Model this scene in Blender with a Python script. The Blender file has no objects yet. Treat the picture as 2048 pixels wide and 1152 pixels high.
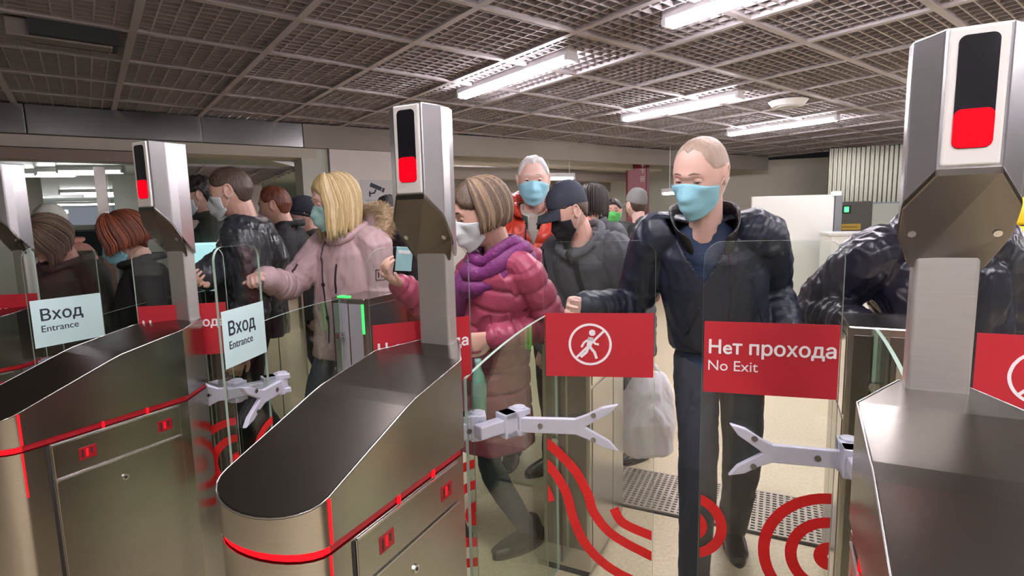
import bpy, bmesh, math, random
from mathutils import Vector, Matrix, noise
from mathutils.bvhtree import BVHTree
random.seed(7)
SC = bpy.context.scene
COL = SC.collection
V = Vector
PI = math.pi

# ------------------------------------------------------------------ camera
F, PITCH, ROLL, EYE = 1089.0, .126, -.023, 1.45
fwd = V((0, math.cos(PITCH), -math.sin(PITCH)))
rt0 = V((1, 0, 0)); up0 = rt0.cross(fwd)
rt = rt0 * math.cos(ROLL) + up0 * math.sin(ROLL)
up = -rt0 * math.sin(ROLL) + up0 * math.cos(ROLL)
cam = bpy.data.cameras.new('camera'); cam_o = bpy.data.objects.new('camera', cam); COL.objects.link(cam_o)
cam.sensor_width = 36; cam.lens = 36 * F / 2048; cam.clip_start = .02
M = Matrix((rt, up, -fwd)).transposed().to_4x4(); M.translation = V((0, 0, EYE))
cam_o.matrix_world = M
SC.camera = cam_o

def at(x, y, D):            # point of the place at distance D (along +Y) for a measured direction
    d = rt * ((x - 1024) / F) + up * ((576 - y) / F) + fwd
    return d * (D / d.y) + V((0, 0, EYE))
def atz(x, y, z):
    d = rt * ((x - 1024) / F) + up * ((576 - y) / F) + fwd
    return d * ((z - EYE) / d.z) + V((0, 0, EYE))

# ------------------------------------------------------------------ world, exposure
w = bpy.data.worlds.new('world'); SC.world = w; w.use_nodes = True
w.node_tree.nodes['Background'].inputs[0].default_value = (.80, .86, 1, 1)
w.node_tree.nodes['Background'].inputs[1].default_value = .12
SC.view_settings.view_transform = 'Standard'; SC.view_settings.look = 'None'
SC.view_settings.gamma = 1; SC.view_settings.use_curve_mapping = False
SC.view_settings.exposure = 1.0

SC.cycles.max_bounces = 7; SC.cycles.diffuse_bounces = 3; SC.cycles.glossy_bounces = 3; SC.cycles.transparent_max_bounces = 20
# ------------------------------------------------------------------ materials
def mat(name, col, metal=0., rough=.5, emit=None, es=0., noise_amt=0., nscale=30., bump=0., bscale=60., stretch=None, aniso=0., spec=.5, coat=0.):
    m = bpy.data.materials.new(name); m.use_nodes = True
    nt = m.node_tree; b = nt.nodes['Principled BSDF']
    b.inputs['Base Color'].default_value = (*col, 1); b.inputs['Metallic'].default_value = metal
    b.inputs['Roughness'].default_value = rough; b.inputs['Specular IOR Level'].default_value = spec
    b.inputs['Coat Weight'].default_value = coat; b.inputs['Coat Roughness'].default_value = .2
    if emit: b.inputs['Emission Color'].default_value = (*emit, 1); b.inputs['Emission Strength'].default_value = es
    if aniso: b.inputs['Anisotropic'].default_value = aniso
    if noise_amt or bump:
        tc = nt.nodes.new('ShaderNodeTexCoord'); mp = nt.nodes.new('ShaderNodeMapping')
        nt.links.new(tc.outputs['Object'], mp.inputs[0])
        if stretch: mp.inputs['Scale'].default_value = stretch
        def nz(sc, det=4.):
            n = nt.nodes.new('ShaderNodeTexNoise'); n.inputs['Scale'].default_value = sc; n.inputs['Detail'].default_value = det
            nt.links.new(mp.outputs[0], n.inputs['Vector']); return n
        if noise_amt:
            n = nz(nscale); mx = nt.nodes.new('ShaderNodeMix'); mx.data_type = 'RGBA'
            mx.inputs[6].default_value = (*[c * (1 - noise_amt) for c in col], 1)
            mx.inputs[7].default_value = (*[min(1, c * (1 + noise_amt)) for c in col], 1)
            nt.links.new(n.outputs['Fac'], mx.inputs[0]); nt.links.new(mx.outputs[2], b.inputs['Base Color'])
        if bump:
            n = nz(bscale, 6.); bp = nt.nodes.new('ShaderNodeBump'); bp.inputs['Strength'].default_value = bump; bp.inputs['Distance'].default_value = .01
            nt.links.new(n.outputs['Fac'], bp.inputs['Height']); nt.links.new(bp.outputs[0], b.inputs['Normal'])
    return m

def glass(name, tint, tr=.9, ior=1.5, rough=.02):
    m = bpy.data.materials.new(name); m.use_nodes = True; nt = m.node_tree
    nt.nodes.remove(nt.nodes['Principled BSDF']); out = nt.nodes['Material Output']
    t = nt.nodes.new('ShaderNodeBsdfTransparent'); t.inputs[0].default_value = (*tint, 1)
    g = nt.nodes.new('ShaderNodeBsdfGlossy'); g.inputs['Roughness'].default_value = rough
    lw = nt.nodes.new('ShaderNodeLayerWeight'); lw.inputs[0].default_value = .5
    pw = nt.nodes.new('ShaderNodeMath'); pw.operation = 'POWER'; pw.inputs[1].default_value = 5; nt.links.new(lw.outputs['Facing'], pw.inputs[0])
    fr = nt.nodes.new('ShaderNodeMath'); fr.operation = 'MULTIPLY_ADD'; fr.inputs[1].default_value = .8; fr.inputs[2].default_value = .035; nt.links.new(pw.outputs[0], fr.inputs[0])
    mx = nt.nodes.new('ShaderNodeMixShader')
    nt.links.new(fr.outputs[0], mx.inputs[0]); nt.links.new(t.outputs[0], mx.inputs[1]); nt.links.new(g.outputs[0], mx.inputs[2])
    nt.links.new(mx.outputs[0], out.inputs[0]); return m

M_STEEL = mat('brushed_steel', (.47, .445, .415), 1, .22, noise_amt=.10, nscale=9, bump=.04, bscale=40, stretch=(1, 1, 30), aniso=.4)
M_STEEL_D = mat('brushed_steel_dark', (.20, .185, .165), 1, .27, noise_amt=.08, nscale=20, bump=.03, bscale=60, stretch=(8, 8, 60))
M_STEEL_L = mat('polished_steel', (.66, .66, .66), 1, .18)
M_EDGE = mat('bright_edge', (.72, .71, .68), 1, .25)
M_POST = mat('post_steel', (.58, .565, .53), .65, .36, noise_amt=.08, nscale=12, stretch=(1, 1, 20))
M_CAST = mat('painted_cast_metal', (.56, .57, .66), .15, .38, noise_amt=.05)
M_BEZEL = mat('cream_plastic', (.80, .80, .76), 0, .3)
M_BLACK = mat('black_gloss', (.012, .011, .016), 0, .12)
M_DARK = mat('dark_rubber', (.02, .02, .02), 0, .6)
M_SCREW = mat('screw', (.25, .25, .25), 1, .35)
M_RED_E = mat('red_light', (.5, .0, .0), 0, .6, (1, .0, .008), .8, spec=.1)
M_REDL = mat('red_led_strip', (.5, .01, .01), 0, .6, (1, .004, .012), .8, spec=.1)
M_REDP = mat('red_strip_plastic', (.26, .008, .018), 0, .4, (1, .01, .02), .05)
M_REDWIN = mat('red_window', (.22, .006, .012), 0, .3, (1, .01, .03), .05)
M_GREEN_E = mat('green_light', (.05, .8, .1), 0, .4, (.02, 1, .08), 1.3)
M_SIGN = mat('red_sign_vinyl', (.50, .016, .030), 0, .42)
M_WHITE = mat('white_vinyl', (.9, .9, .9), 0, .4)
M_ENTER = mat('pale_sign_vinyl', (.60, .80, .79), 0, .35)
M_INK = mat('dark_ink', (.02, .03, .05), 0, .5)
M_WAVE = mat('red_wave_vinyl', (.68, .006, .010), 0, .4)
M_GLASS = glass('clear_glass', (.95, .97, .96))
M_GLASS_D = glass('tinted_glass', (.80, .84, .82), ior=1.45)
M_GEDGE = mat('glass_edge', (.45, .60, .50), .0, .15)
M_GEDGE_D = mat('glass_edge_dark', (.20, .26, .22), 0, .15)
M_CEIL = mat('ceiling_metal', (.43, .395, .40), .1, .5, noise_amt=.12, nscale=3)
M_VOID = mat('ceiling_void', (.085, .075, .082), 0, .9)
M_TUBE = mat('tube', (1, 1, 1), 0, .4, (1, .93, 1), 34)
M_TUBE2 = mat('far_tube', (1, 1, 1), 0, .4, (1, 1, 1), 7)
M_HOUSE = mat('lamp_housing', (.8, .8, .82), 0, .4)

# ------------------------------------------------------------------ mesh helpers
def new_obj(name, bm, m, parent=None, smooth=False, mats=None):
    me = bpy.data.meshes.new(name)
    bmesh.ops.recalc_face_normals(bm, faces=bm.faces); bm.to_mesh(me); bm.free()
    for k in (mats or [m]): me.materials.append(k)
    if smooth:
        for p in me.polygons: p.use_smooth = True
    o = bpy.data.objects.new(name, me); COL.objects.link(o)
    if parent: o.parent = parent
    return o
def empty(name, loc, label, cat, group=None, rz=0):
    o = bpy.data.objects.new(name, None); COL.objects.link(o); o.location = loc; o.rotation_euler = (0, 0, rz)
    o.empty_display_size = .1
    return tag(o, label, cat, group)
def tag(o, label, cat, group=None):
    o['label'] = label; o['category'] = cat
    if group: o['group'] = group
    return o
def struct(o): o['kind'] = 'structure'; return o

def box(bm, c, s, rz=0, mi=0, R=None):
    r = bmesh.ops.create_cube(bm, size=1)
    R = R or Matrix.Rotation(rz, 4, 'Z')
    T = Matrix.Translation(c) @ R @ Matrix.Diagonal((*s, 1))
    bmesh.ops.transform(bm, matrix=T, verts=r['verts'])
    if mi:
        for f in {f for v in r['verts'] for f in v.link_faces}: f.material_index = mi
    return r['verts']
def box2(bm, a, b, mi=0):   # corner to corner
    a = V(a); b = V(b); return box(bm, (a + b) / 2, [abs(x) for x in (b - a)], mi=mi)
def cyl(bm, p, q, r, n=16, r2=None, mi=0):
    p = V(p); q = V(q); d = q - p
    res = bmesh.ops.create_cone(bm, cap_ends=True, segments=n, radius1=r, radius2=r if r2 is None else r2, depth=d.length)
    T = Matrix.Translation((p + q) / 2) @ d.to_track_quat('Z', 'Y').to_matrix().to_4x4()
    bmesh.ops.transform(bm, matrix=T, verts=res['verts'])
    if mi:
        for f in {f for v in res['verts'] for f in v.link_faces}: f.material_index = mi
    return res['verts']
def prism(bm, pts, lo, hi, T=None):
    """pts 2D outline; lo/hi functions or numbers giving third coordinate"""
    fl = lo if callable(lo) else (lambda x, y: lo); fh = hi if callable(hi) else (lambda x, y: hi)
    a = [bm.verts.new((x, y, fl(x, y))) for x, y in pts]; b = [bm.verts.new((x, y, fh(x, y))) for x, y in pts]
    n = len(pts)
    fs = [bm.faces.new(a[::-1]), bm.faces.new(b)]
    for i in range(n): fs.append(bm.faces.new((a[i], a[(i + 1) % n], b[(i + 1) % n], b[i])))
    if T is not None: bmesh.ops.transform(bm, matrix=T, verts=a + b)
    return a, b, fs
def tube(bm, pts, r, n=8, closed=False):
    """swept tube; r number or list; rings by parallel transport"""
    pts = [V(p) for p in pts]; rr = r if isinstance(r, (list, tuple)) else [r] * len(pts)
    t0 = (pts[1] - pts[0]).normalized(); nrm = t0.orthogonal().normalized(); rings = []
    for i, p in enumerate(pts):
        if closed: t = (pts[(i + 1) % len(pts)] - pts[i - 1]).normalized()
        else: t = (pts[min(i + 1, len(pts) - 1)] - pts[max(i - 1, 0)]).normalized()
        nrm = (nrm - t * nrm.dot(t)); nrm = nrm.normalized() if nrm.length > 1e-6 else t.orthogonal().normalized()
        bn = t.cross(nrm)
        rings.append([bm.verts.new(p + (nrm * math.cos(2 * PI * k / n) + bn * math.sin(2 * PI * k / n)) * rr[i]) for k in range(n)])
    m = len(rings)
    for i in range(m if closed else m - 1):
        a, b = rings[i], rings[(i + 1) % m]
        for k in range(n): bm.faces.new((a[k], a[(k + 1) % n], b[(k + 1) % n], b[k]))
    if not closed: bm.faces.new(rings[0][::-1]); bm.faces.new(rings[-1])
def sharp(o, ang=.5):
    o.data.set_sharp_from_angle(angle=ang); return o
def bevel_mod(o, w=.002, seg=2):
    m = o.modifiers.new('bevel', 'BEVEL'); m.width = w; m.segments = seg; m.limit_method = 'ANGLE'; m.angle_limit = .6
    return o
FONT = None
def text_mesh(name, s, size, T, m, parent, bold=0., spacing=1.):
    cu = bpy.data.curves.new(name, 'FONT'); cu.body = s; cu.size = size; cu.extrude = .0004; cu.space_character = spacing
    t = bpy.data.objects.new(name, cu); COL.objects.link(t)
    me = bpy.data.meshes.new_from_object(t.evaluated_get(bpy.context.evaluated_depsgraph_get()))
    bpy.data.objects.remove(t); bpy.data.curves.remove(cu)
    if bold:
        b_ = bmesh.new()
        for dx, dy in ((0, 0), (bold, 0), (-bold, 0), (0, bold), (0, -bold)):
            me2 = me.copy(); me2.transform(Matrix.Translation((dx, dy, .00002 * (dx * 2e3 + dy * 1e3)))); b_.from_mesh(me2); bpy.data.meshes.remove(me2)
        b_.to_mesh(me); b_.free()
    me.transform(T); me.materials.clear(); me.materials.append(m); me.name = name
    o = bpy.data.objects.new(name, me); COL.objects.link(o); o.parent = parent
    return o

# ------------------------------------------------------------------ hall frame
TH = .66
E2 = V((math.cos(TH), math.sin(TH), 0)); E1 = V((-math.sin(TH), math.cos(TH), 0))
ZC = 2.6
G0 = V((-2.321, 2.345, 0)); CELL = .73
# floor
fm = mat('terrazzo', (.70, .60, .40), 0, .45, noise_amt=.28, nscale=60, bump=.02)
bm = bmesh.new(); box2(bm, (-14, -4, -.1), (16, 24, 0)); fl = struct(new_obj('floor', bm, fm))
# ceiling: open cell metal grid hung below a dark void
bm = bmesh.new()
def bar(p, d, L, wd, h, z): box(bm, p + d * (L / 2) + V((0, 0, z)), (L, wd, h), rz=math.atan2(d.y, d.x))
org = G0 - E1 * CELL * 9 - E2 * CELL * 8
NI, NJ = 20, 24
for i in range(NI + 1):
    bar(org + E1 * CELL * i, E2, CELL * NJ, .042, .045, ZC + .012)
for j in range(NJ + 1):
    bar(org + E2 * CELL * j, E1, CELL * NI, .042, .045, ZC + .0125)
for i in range(NI * 10):
    if i % 10: bar(org + E1 * CELL * i / 10, E2, CELL * NJ, .008, .024, ZC + .018)
for j in range(NJ * 8):
    if j % 8: bar(org + E2 * CELL * j / 8, E1, CELL * NI, .008, .022, ZC + .0185)
struct(new_obj('ceiling', bm, M_CEIL))
bm = bmesh.new(); box2(bm, (-14, -6, 2.98), (16, 26, 3.08)); struct(new_obj('ceiling', bm, M_VOID))
# fluorescent fittings on a square 2.2 m raster
def fitting(c, label, L=1.42, m=None, z=ZC, ang=None, grp='tube lamps under the grid ceiling', rod=0):
    r = empty('fluorescent_lamp', (c.x, c.y, z), label, 'ceiling lamp', grp, rz=math.atan2(E1.y, E1.x) if ang is None else ang)
    bm = bmesh.new(); box2(bm, (-L / 2, -.05, -.035), (L / 2, .05, .03)); bevel_mod(new_obj('housing', bm, M_HOUSE, r), .006)
    for s in (-1, 1):
        bm = bmesh.new(); cyl(bm, (-L / 2 + .03, s * .023, -.055), (L / 2 - .03, s * .023, -.055), .0215, 12); new_obj('tube', bm, m or M_TUBE, r, True)
    for s in ((-1, 1) if rod else ()):
        bm = bmesh.new(); cyl(bm, (s * L * .35, 0, .02), (s * L * .35, 0, rod), .006, 8); new_obj('hanger', bm, M_HOUSE, r)
    for s in (-1, 1):
        bm = bmesh.new(); box2(bm, (s * L / 2 - s * .03, -.052, -.07), (s * L / 2, .052, -.03)); new_obj('end_cap', bm, M_HOUSE, r)
    return r
L1 = V((.02, 4.5, 0)); LA = V((1.74, 1.37, 0)); LB = V((1.35, -1.73, 0))
fitting(L1, 'bright tube lamp over the white-haired man, nearest to the left post')
fitting(L1 + LA, 'thin tube lamp directly left of the bald man, second in its row')
fitting(L1 + LA * 2, 'long tube lamp just above the bald head of the man in navy')
fitting(L1 + LB, 'bright lamp cut by the top edge of the picture')
fitting(L1 + LA * 2 + LB, 'lamp half hidden by the left side of the tall nearest post')
fitting(L1 + LA * 3 + LB * 2, 'lamp at the right edge of the picture behind the nearest post')
for k in ((1, 2), (0, 2), (0, 3), (1, 3), (-1, 2), (-1, 1), (-2, 2), (2, 2), (-2, 3)):
    fitting(L1 + LA * k[0] + LB * k[1], 'unseen tube lamp added above or behind the viewpoint to light the cabinets', grp='tube lamps added behind the viewpoint')  # out-of-view lamps added on the raster to light the cabinet fronts
p = at(1118, 350, 8.6); fitting(V((p.x, p.y, 0)), 'small distant lamp to the right of the white-haired man', z=p.z, L=.5, m=M_TUBE2, ang=.3, rod=2.6 - p.z)
p = at(1335, 379, 9.); fitting(V((p.x + .3, p.y, 0)), 'short far lamp left of the bald man at ear height', z=p.z, L=.9, m=M_TUBE2, rod=2.6 - p.z)
# round fitting and hanging bracket
q = atz(1576, 206, 2.58)
r = empty('ceiling_speaker', q, 'round white fitting set in the ceiling grid beyond the tube lamps', 'ceiling speaker')
bm = bmesh.new(); cyl(bm, (0, 0, -.035), (0, 0, .02), .15, 32, .19); new_obj('ring', bm, M_HOUSE, r, False)
bm = bmesh.new(); cyl(bm, (0, 0, -.045), (0, 0, -.03), .11, 32); new_obj('grille', bm, mat('grille', (.5, .5, .48)), r)
q = atz(112, 50, 2.6)
r = empty('ceiling_bracket', q, 'grey boxed bracket with dark sides hanging from the ceiling, upper left corner', 'bracket', rz=TH)
bm = bmesh.new(); box2(bm, (-.22, -.055, -.10), (.25, .055, .0)); bevel_mod(new_obj('casing', bm, mat('bracket_grey', (.25, .22, .20), .5, .5), r), .006)
for s in (-1, 1):
    bm = bmesh.new(); box2(bm, (-.12, s * .06, -.09), (.28, s * .105, -.005)); new_obj('side_plate', bm, M_DARK, r)

# ------------------------------------------------------------------ far walls (local frame along the bulkhead)
LW = math.radians(33)
WX = V((math.cos(LW), math.sin(LW), 0)); WY = V((-math.sin(LW), math.cos(LW), 0)); W0 = V((-2.38, 6.42, 0))
TW = Matrix.Translation(W0) @ Matrix.Rotation(LW, 4, 'Z')
def wbox(name, s0, s1, t0, t1, z0, z1, m, bev=0):
    bm = bmesh.new(); box2(bm, (s0, t0, z0), (s1, t1, z1)); bmesh.ops.transform(bm, matrix=TW, verts=bm.verts)
    o = struct(new_obj(name, bm, m))
    if bev: bevel_mod(o, bev)
    return o
M_PLAST = mat('beige_panel', (.58, .54, .46), 0, .5, noise_amt=.05, nscale=4)
M_PLASTD = mat('brown_panel', (.36, .33, .29), 0, .5, noise_amt=.05, nscale=4)
M_PALE = mat('pale_marble', (.80, .74, .71), 0, .4, noise_amt=.07, nscale=5)
M_BULK = mat('bulkhead_steel', (.50, .50, .50), 1, .20, noise_amt=.1, nscale=1.5)
# bulkhead and its panels
for a, b in ((-7, -2.4), (-2.39, -1.0), (-.99, .02)):
    wbox('trim_1', a, b, 0, .10, 2.325, 2.59, M_BULK, .004)
wbox('trim_2', .03, 9.2, 0, .10, 2.325, 2.59, M_PLASTD)
wbox('trim_3', -7, .17, .04, .5, 2.21, 2.32, M_PLAST)
wbox('trim_4', -7, -1.25, .02, .3, 2.10, 2.20, mat('brown_lintel', (.30, .22, .18), 0, .4))
wbox('wall_back', 0, .30, .05, .45, 0, 2.32, mat('greenish_pillar', (.62, .64, .56), 0, .5, noise_amt=.05, nscale=4))
wbox('wall_back', .31, 1.30, 0, .5, 0, 2.32, M_PALE)
wbox('trim_5', 1.3, 6.6, .5, .8, 2.28, 2.45, M_PLAST)
wbox('trim_6', 1.3, 6.6, 1.2, 1.5, 2.13, 2.30, mat('light_band', (.40, .36, .33), 0, .5))
wbox('trim_7', 1.3, 6.6, 1.9, 2.2, 1.98, 2.2, M_PLASTD)
wbox('wall_back', 1.3, 9.5, 5.0, 5.2, 0, 2.6, M_PALE)
# room beyond the left opening
bm = bmesh.new()
for k in range(10): box2(bm, (-1.35, .5 + k * .35, 2.12), (.1, .53 + k * .35, 2.15))
for k in range(5): box2(bm, (-1.3 + k * .32, .5, 2.12), (-1.27 + k * .32, 4, 2.15))
bmesh.ops.transform(bm, matrix=TW, verts=bm.verts); struct(new_obj('trim_8', bm, M_CEIL))
wbox('wall_back', -2.0, .2, 4.2, 4.4, 0, 2.6, mat('mauve_wall', (.60, .54, .53), 0, .5, noise_amt=.05, nscale=4))
wbox('trim_9', -1.32, -1.22, .05, 4.2, 0, 2.2, mat('frame_grey', (.35, .37, .33), .3, .4))
wbox('trim_11', -1.84, -1.36, .12, .16, 0, 2.0, glass('door_glass', (.8, .85, .82)))
wbox('trim_10', -1.95, -1.86, .1, .2, 0, 2.05, M_STEEL)
for s_, t_ in ((-.6, 2.2), (4.2, 3.4), (2.2, 3.4)):
    q = TW @ V((s_, t_, 0)); fitting(V((q.x, q.y, 0)), 'unseen tube lamp added to brighten the rooms beyond the bulkhead', z=2.42, ang=LW, grp='tube lamps added beyond the bulkhead')  # hidden lamps added to brighten the dark rooms
# made-up corridor at far left, stand-in for glass reflecting lamps: smooth ceiling
M_REFL_GREY = mat('glass_reflection_grey', (.52, .58, .51), 0, .35)
bm = bmesh.new(); box2(bm, (-17, 6.3, 2.30), (-3.2, 22, 2.36)); struct(new_obj('ceiling', bm, M_REFL_GREY))
bm = bmesh.new(); box2(bm, (-13.5, 19, 0), (-1, 19.2, 2.4)); struct(new_obj('wall_back', bm, M_REFL_GREY))
for x, y, L, lb in ((78, 343, .9, 'leftmost lamp of the slanting near row'), (112, 342, .5, 'short second lamp of the slanting near row'), (140, 339, .8, 'third lamp of the slanting near row'), (182, 336, .8, 'rightmost brightest lamp of the slanting near row'), (70, 423, 1.6, 'lowest single lamp beside the pale left post'),
                    (133, 405, 1.6, 'stubby double lamp in the middle'), (182, 382, 1.2, 'upper of the two lamps by the door frame'), (184, 405, 1.8, 'lower wide lamp by the door frame'), (238, 387, 1.5, 'lamp right of the frame, touching the left signal head')):
    q = atz(x, y, 2.27)
    if q.y > 16.5: q = at(x, y, 15.5)
    fitting(V((q.x, q.y, 0)), lb + ' standing in for a reflection in the far left glass', L=L, m=M_TUBE2, z=q.z, ang=.2, grp='lamps standing in for reflections at far left')  # these lamps stand in for reflections in the glass wall
# right side walls
M_CREAM = mat('cream_wall', (.62, .59, .48), 0, .5)
def vwall(name, a, b, z0, z1, th, m):
    a = V((*a, 0)); b = V((*b, 0)); d = (b - a); n = V((-d.y, d.x, 0)).normalized()
    bm = bmesh.new(); box(bm, (a + b) / 2 + n * th / 2 + V((0, 0, (z0 + z1) / 2)), (d.length, th, z1 - z0), rz=math.atan2(d.y, d.x))
    return struct(new_obj(name, bm, m))
vwall('wall_right', (4.2, 12.5), (7.3, 11.7), 0, 2.6, .2, M_CREAM)
a = at(1655, 400, 10.2); b = at(2120, 400, 8.9)
# ribbed metal cladding
d = V((b.x - a.x, b.y - a.y, 0)); L = d.length; d.normalize(); n = V((-d.y, d.x, 0))
bm = bmesh.new(); pts = []
NR = 46
for k in range(NR):
    s = L * k / NR; w_ = L / NR
    pts += [(s, 0), (s + w_ * .35, 0), (s + w_ * .5, .05), (s + w_ * .85, .05)]
pts += [(L, 0), (L, .15), (0, .15)]
prism(bm, pts, 1.60, 2.6, Matrix.Translation((a.x, a.y, 0)) @ Matrix.Rotation(math.atan2(d.y, d.x), 4, 'Z'))
struct(new_obj('wall_right', bm, mat('ribbed_metal', (.26, .26, .21), 1, .3)))
a2 = at(1664, 400, 9.9); b2 = at(1745, 400, 9.7); vwall('wall_right', a2[:2], b2[:2], 0, 1.62, .1, mat('dark_panel', (.10, .095, .08), 0, .4))
a2 = at(1746, 400, 9.7); b2 = at(2120, 400, 8.9); vwall('wall_right', a2[:2], b2[:2], 0, 1.57, .1, mat('sage_panel', (.60, .64, .54), 0, .4))
vwall('wall_back', (1.9, 13.7), (4.7, 12.3), 0, 2.6, .2, mat('sage_wall', (.60, .61, .52), 0, .5, noise_amt=.1, nscale=2))
vwall('wall_right', (12, 13), (13, -4), 0, 2.6, .2, M_CREAM)
vwall('wall_left', (-7.5, -4), (-7.6, 9), 0, 2.6, .2, mat('left_marble', (.42, .40, .36), 0, .4, noise_amt=.1))
vwall('wall_front', (12, -3.6), (-8, -3.6), 0, 2.6, .2, mat('front_marble', (.30, .29, .27), 0, .4, noise_amt=.15, nscale=2))

# unseen front wall: dark and pale strips added for streaked reflections on the steel
M_STREAK_D = mat('dark_streak_strip', (.03, .028, .026), 0, .3); M_STREAK_W = mat('pale_streak_strip', (.85, .83, .78), 0, .4)
for k in range(16):
    x0 = -7.4 + k * 1.2
    bm = bmesh.new(); box2(bm, (x0, -3.58, .0), (x0 + .45, -3.40, 2.55)); struct(new_obj('trim_%d' % (20 + k), bm, M_STREAK_D))
    bm = bmesh.new(); box2(bm, (x0 + .62, -3.59, .9), (x0 + 1.02, -3.52, 2.2)); struct(new_obj('trim_%d' % (40 + k), bm, M_STREAK_W))
# ------------------------------------------------------------------ turnstiles
AL = .455
GA = V((math.sin(AL), math.cos(AL), 0)); GB = V((math.cos(AL), -math.sin(AL), 0))
GM = Matrix((GA, -GB, V((0, 0, 1)))).transposed()   # local x = along the cabinet (away), y = left, z up
RZ = math.atan2(GA.y, GA.x)
C2 = V((-.197, 1.375, 0)); C1 = V((-1.116, 1.825, 0)); C3 = V((.736, .919, 0)); C0 = C1 - GB * 1.04
HW = .128
def outline(u0=-.52, nose=.068, hw=HW, back=(-.091, .03, .05), n=14):
    p = []
    for k in range(n + 1):
        t = PI / 2 + PI * k / n
        p.append((u0 + nose * math.cos(t), hw * math.sin(t)))
    p += [(back[0], -hw), (back[1], -back[2]), (back[1], back[2]), (back[0], hw)]
    return p
def top_z(u, v=0):
    if u <= -.28: return 1.0 + (u + .52) * .375
    if u <= -.09: return 1.09 + (u + .28) * .195
    return 1.127 + (u + .09) * .11
def split_prism(bm, pts, lo, hi, cuts):
    prism(bm, pts, lo, lambda x, y: 3)
    for c in cuts:
        bmesh.ops.bisect_plane(bm, geom=bm.verts[:] + bm.edges[:] + bm.faces[:], plane_co=(c, 0, 0), plane_no=(1, 0, 0))
    for v in bm.verts:
        if v.co.z > 2: v.co.z = hi(v.co.x, v.co.y)

def bolt(bm, p, d, r=.008, h=.004): cyl(bm, V(p), V(p) + V(d) * h, r, 12)

def rounded_pane(w, z0, z1, r, th, inner_free=True):
    """pane in local xz: x 0..w, rounded top corners"""
    pts = [(0, z0), (w, z0)]
    for k in range(9):
        t = k / 8 * PI / 2; pts.append((w - r + r * math.cos(t), z1 - r + r * math.sin(t)))
    for k in range(9):
        t = PI / 2 + k / 8 * PI / 2; pts.append((r + r * math.cos(t), z1 - r + r * math.sin(t)))
    return pts
def pane_mesh(pts, th, T=None):
    bm = bmesh.new(); a, b, fs = prism(bm, pts, -th / 2, th / 2)
    for f in fs[2:]: f.material_index = 1
    bmesh.ops.transform(bm, matrix=Matrix.Rotation(PI / 2, 4, 'X'), verts=bm.verts)
    if T is not None: bmesh.ops.transform(bm, matrix=T, verts=bm.verts)
    return bm

def band(bm, pts, wd, y, clipx, clipz):
    """flat ribbon following pts (x,z) clipped by the pane rectangle"""
    L, R = [], []
    P = [V((p[0], p[1])) for p in pts]
    for i, p in enumerate(P):
        t = (P[min(i + 1, len(P) - 1)] - P[max(i - 1, 0)]).normalized(); n = V((-t.y, t.x)) * wd / 2
        L.append(p + n); R.append(p - n)
    for i in range(len(P) - 1):
        q = [L[i], L[i + 1], R[i + 1], R[i]]
        vs = [bm.verts.new((a.x, y, a.y)) for a in q]; bm.faces.new(vs)
    for co, no in (((clipx[0], 0, 0), (-1, 0, 0)), ((clipx[1], 0, 0), (1, 0, 0)), ((0, 0, clipz[0]), (0, 0, -1)), ((0, 0, clipz[1]), (0, 0, 1))):
        bmesh.ops.bisect_plane(bm, geom=bm.verts[:] + bm.edges[:] + bm.faces[:], plane_co=co, plane_no=no, clear_outer=True)

def arc(cx, cz, r, a0, a1, n=28): return [(cx + r * math.cos(math.radians(a0 + (a1 - a0) * k / n)), cz + r * math.sin(math.radians(a0 + (a1 - a0) * k / n))) for k in range(n + 1)]

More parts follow.
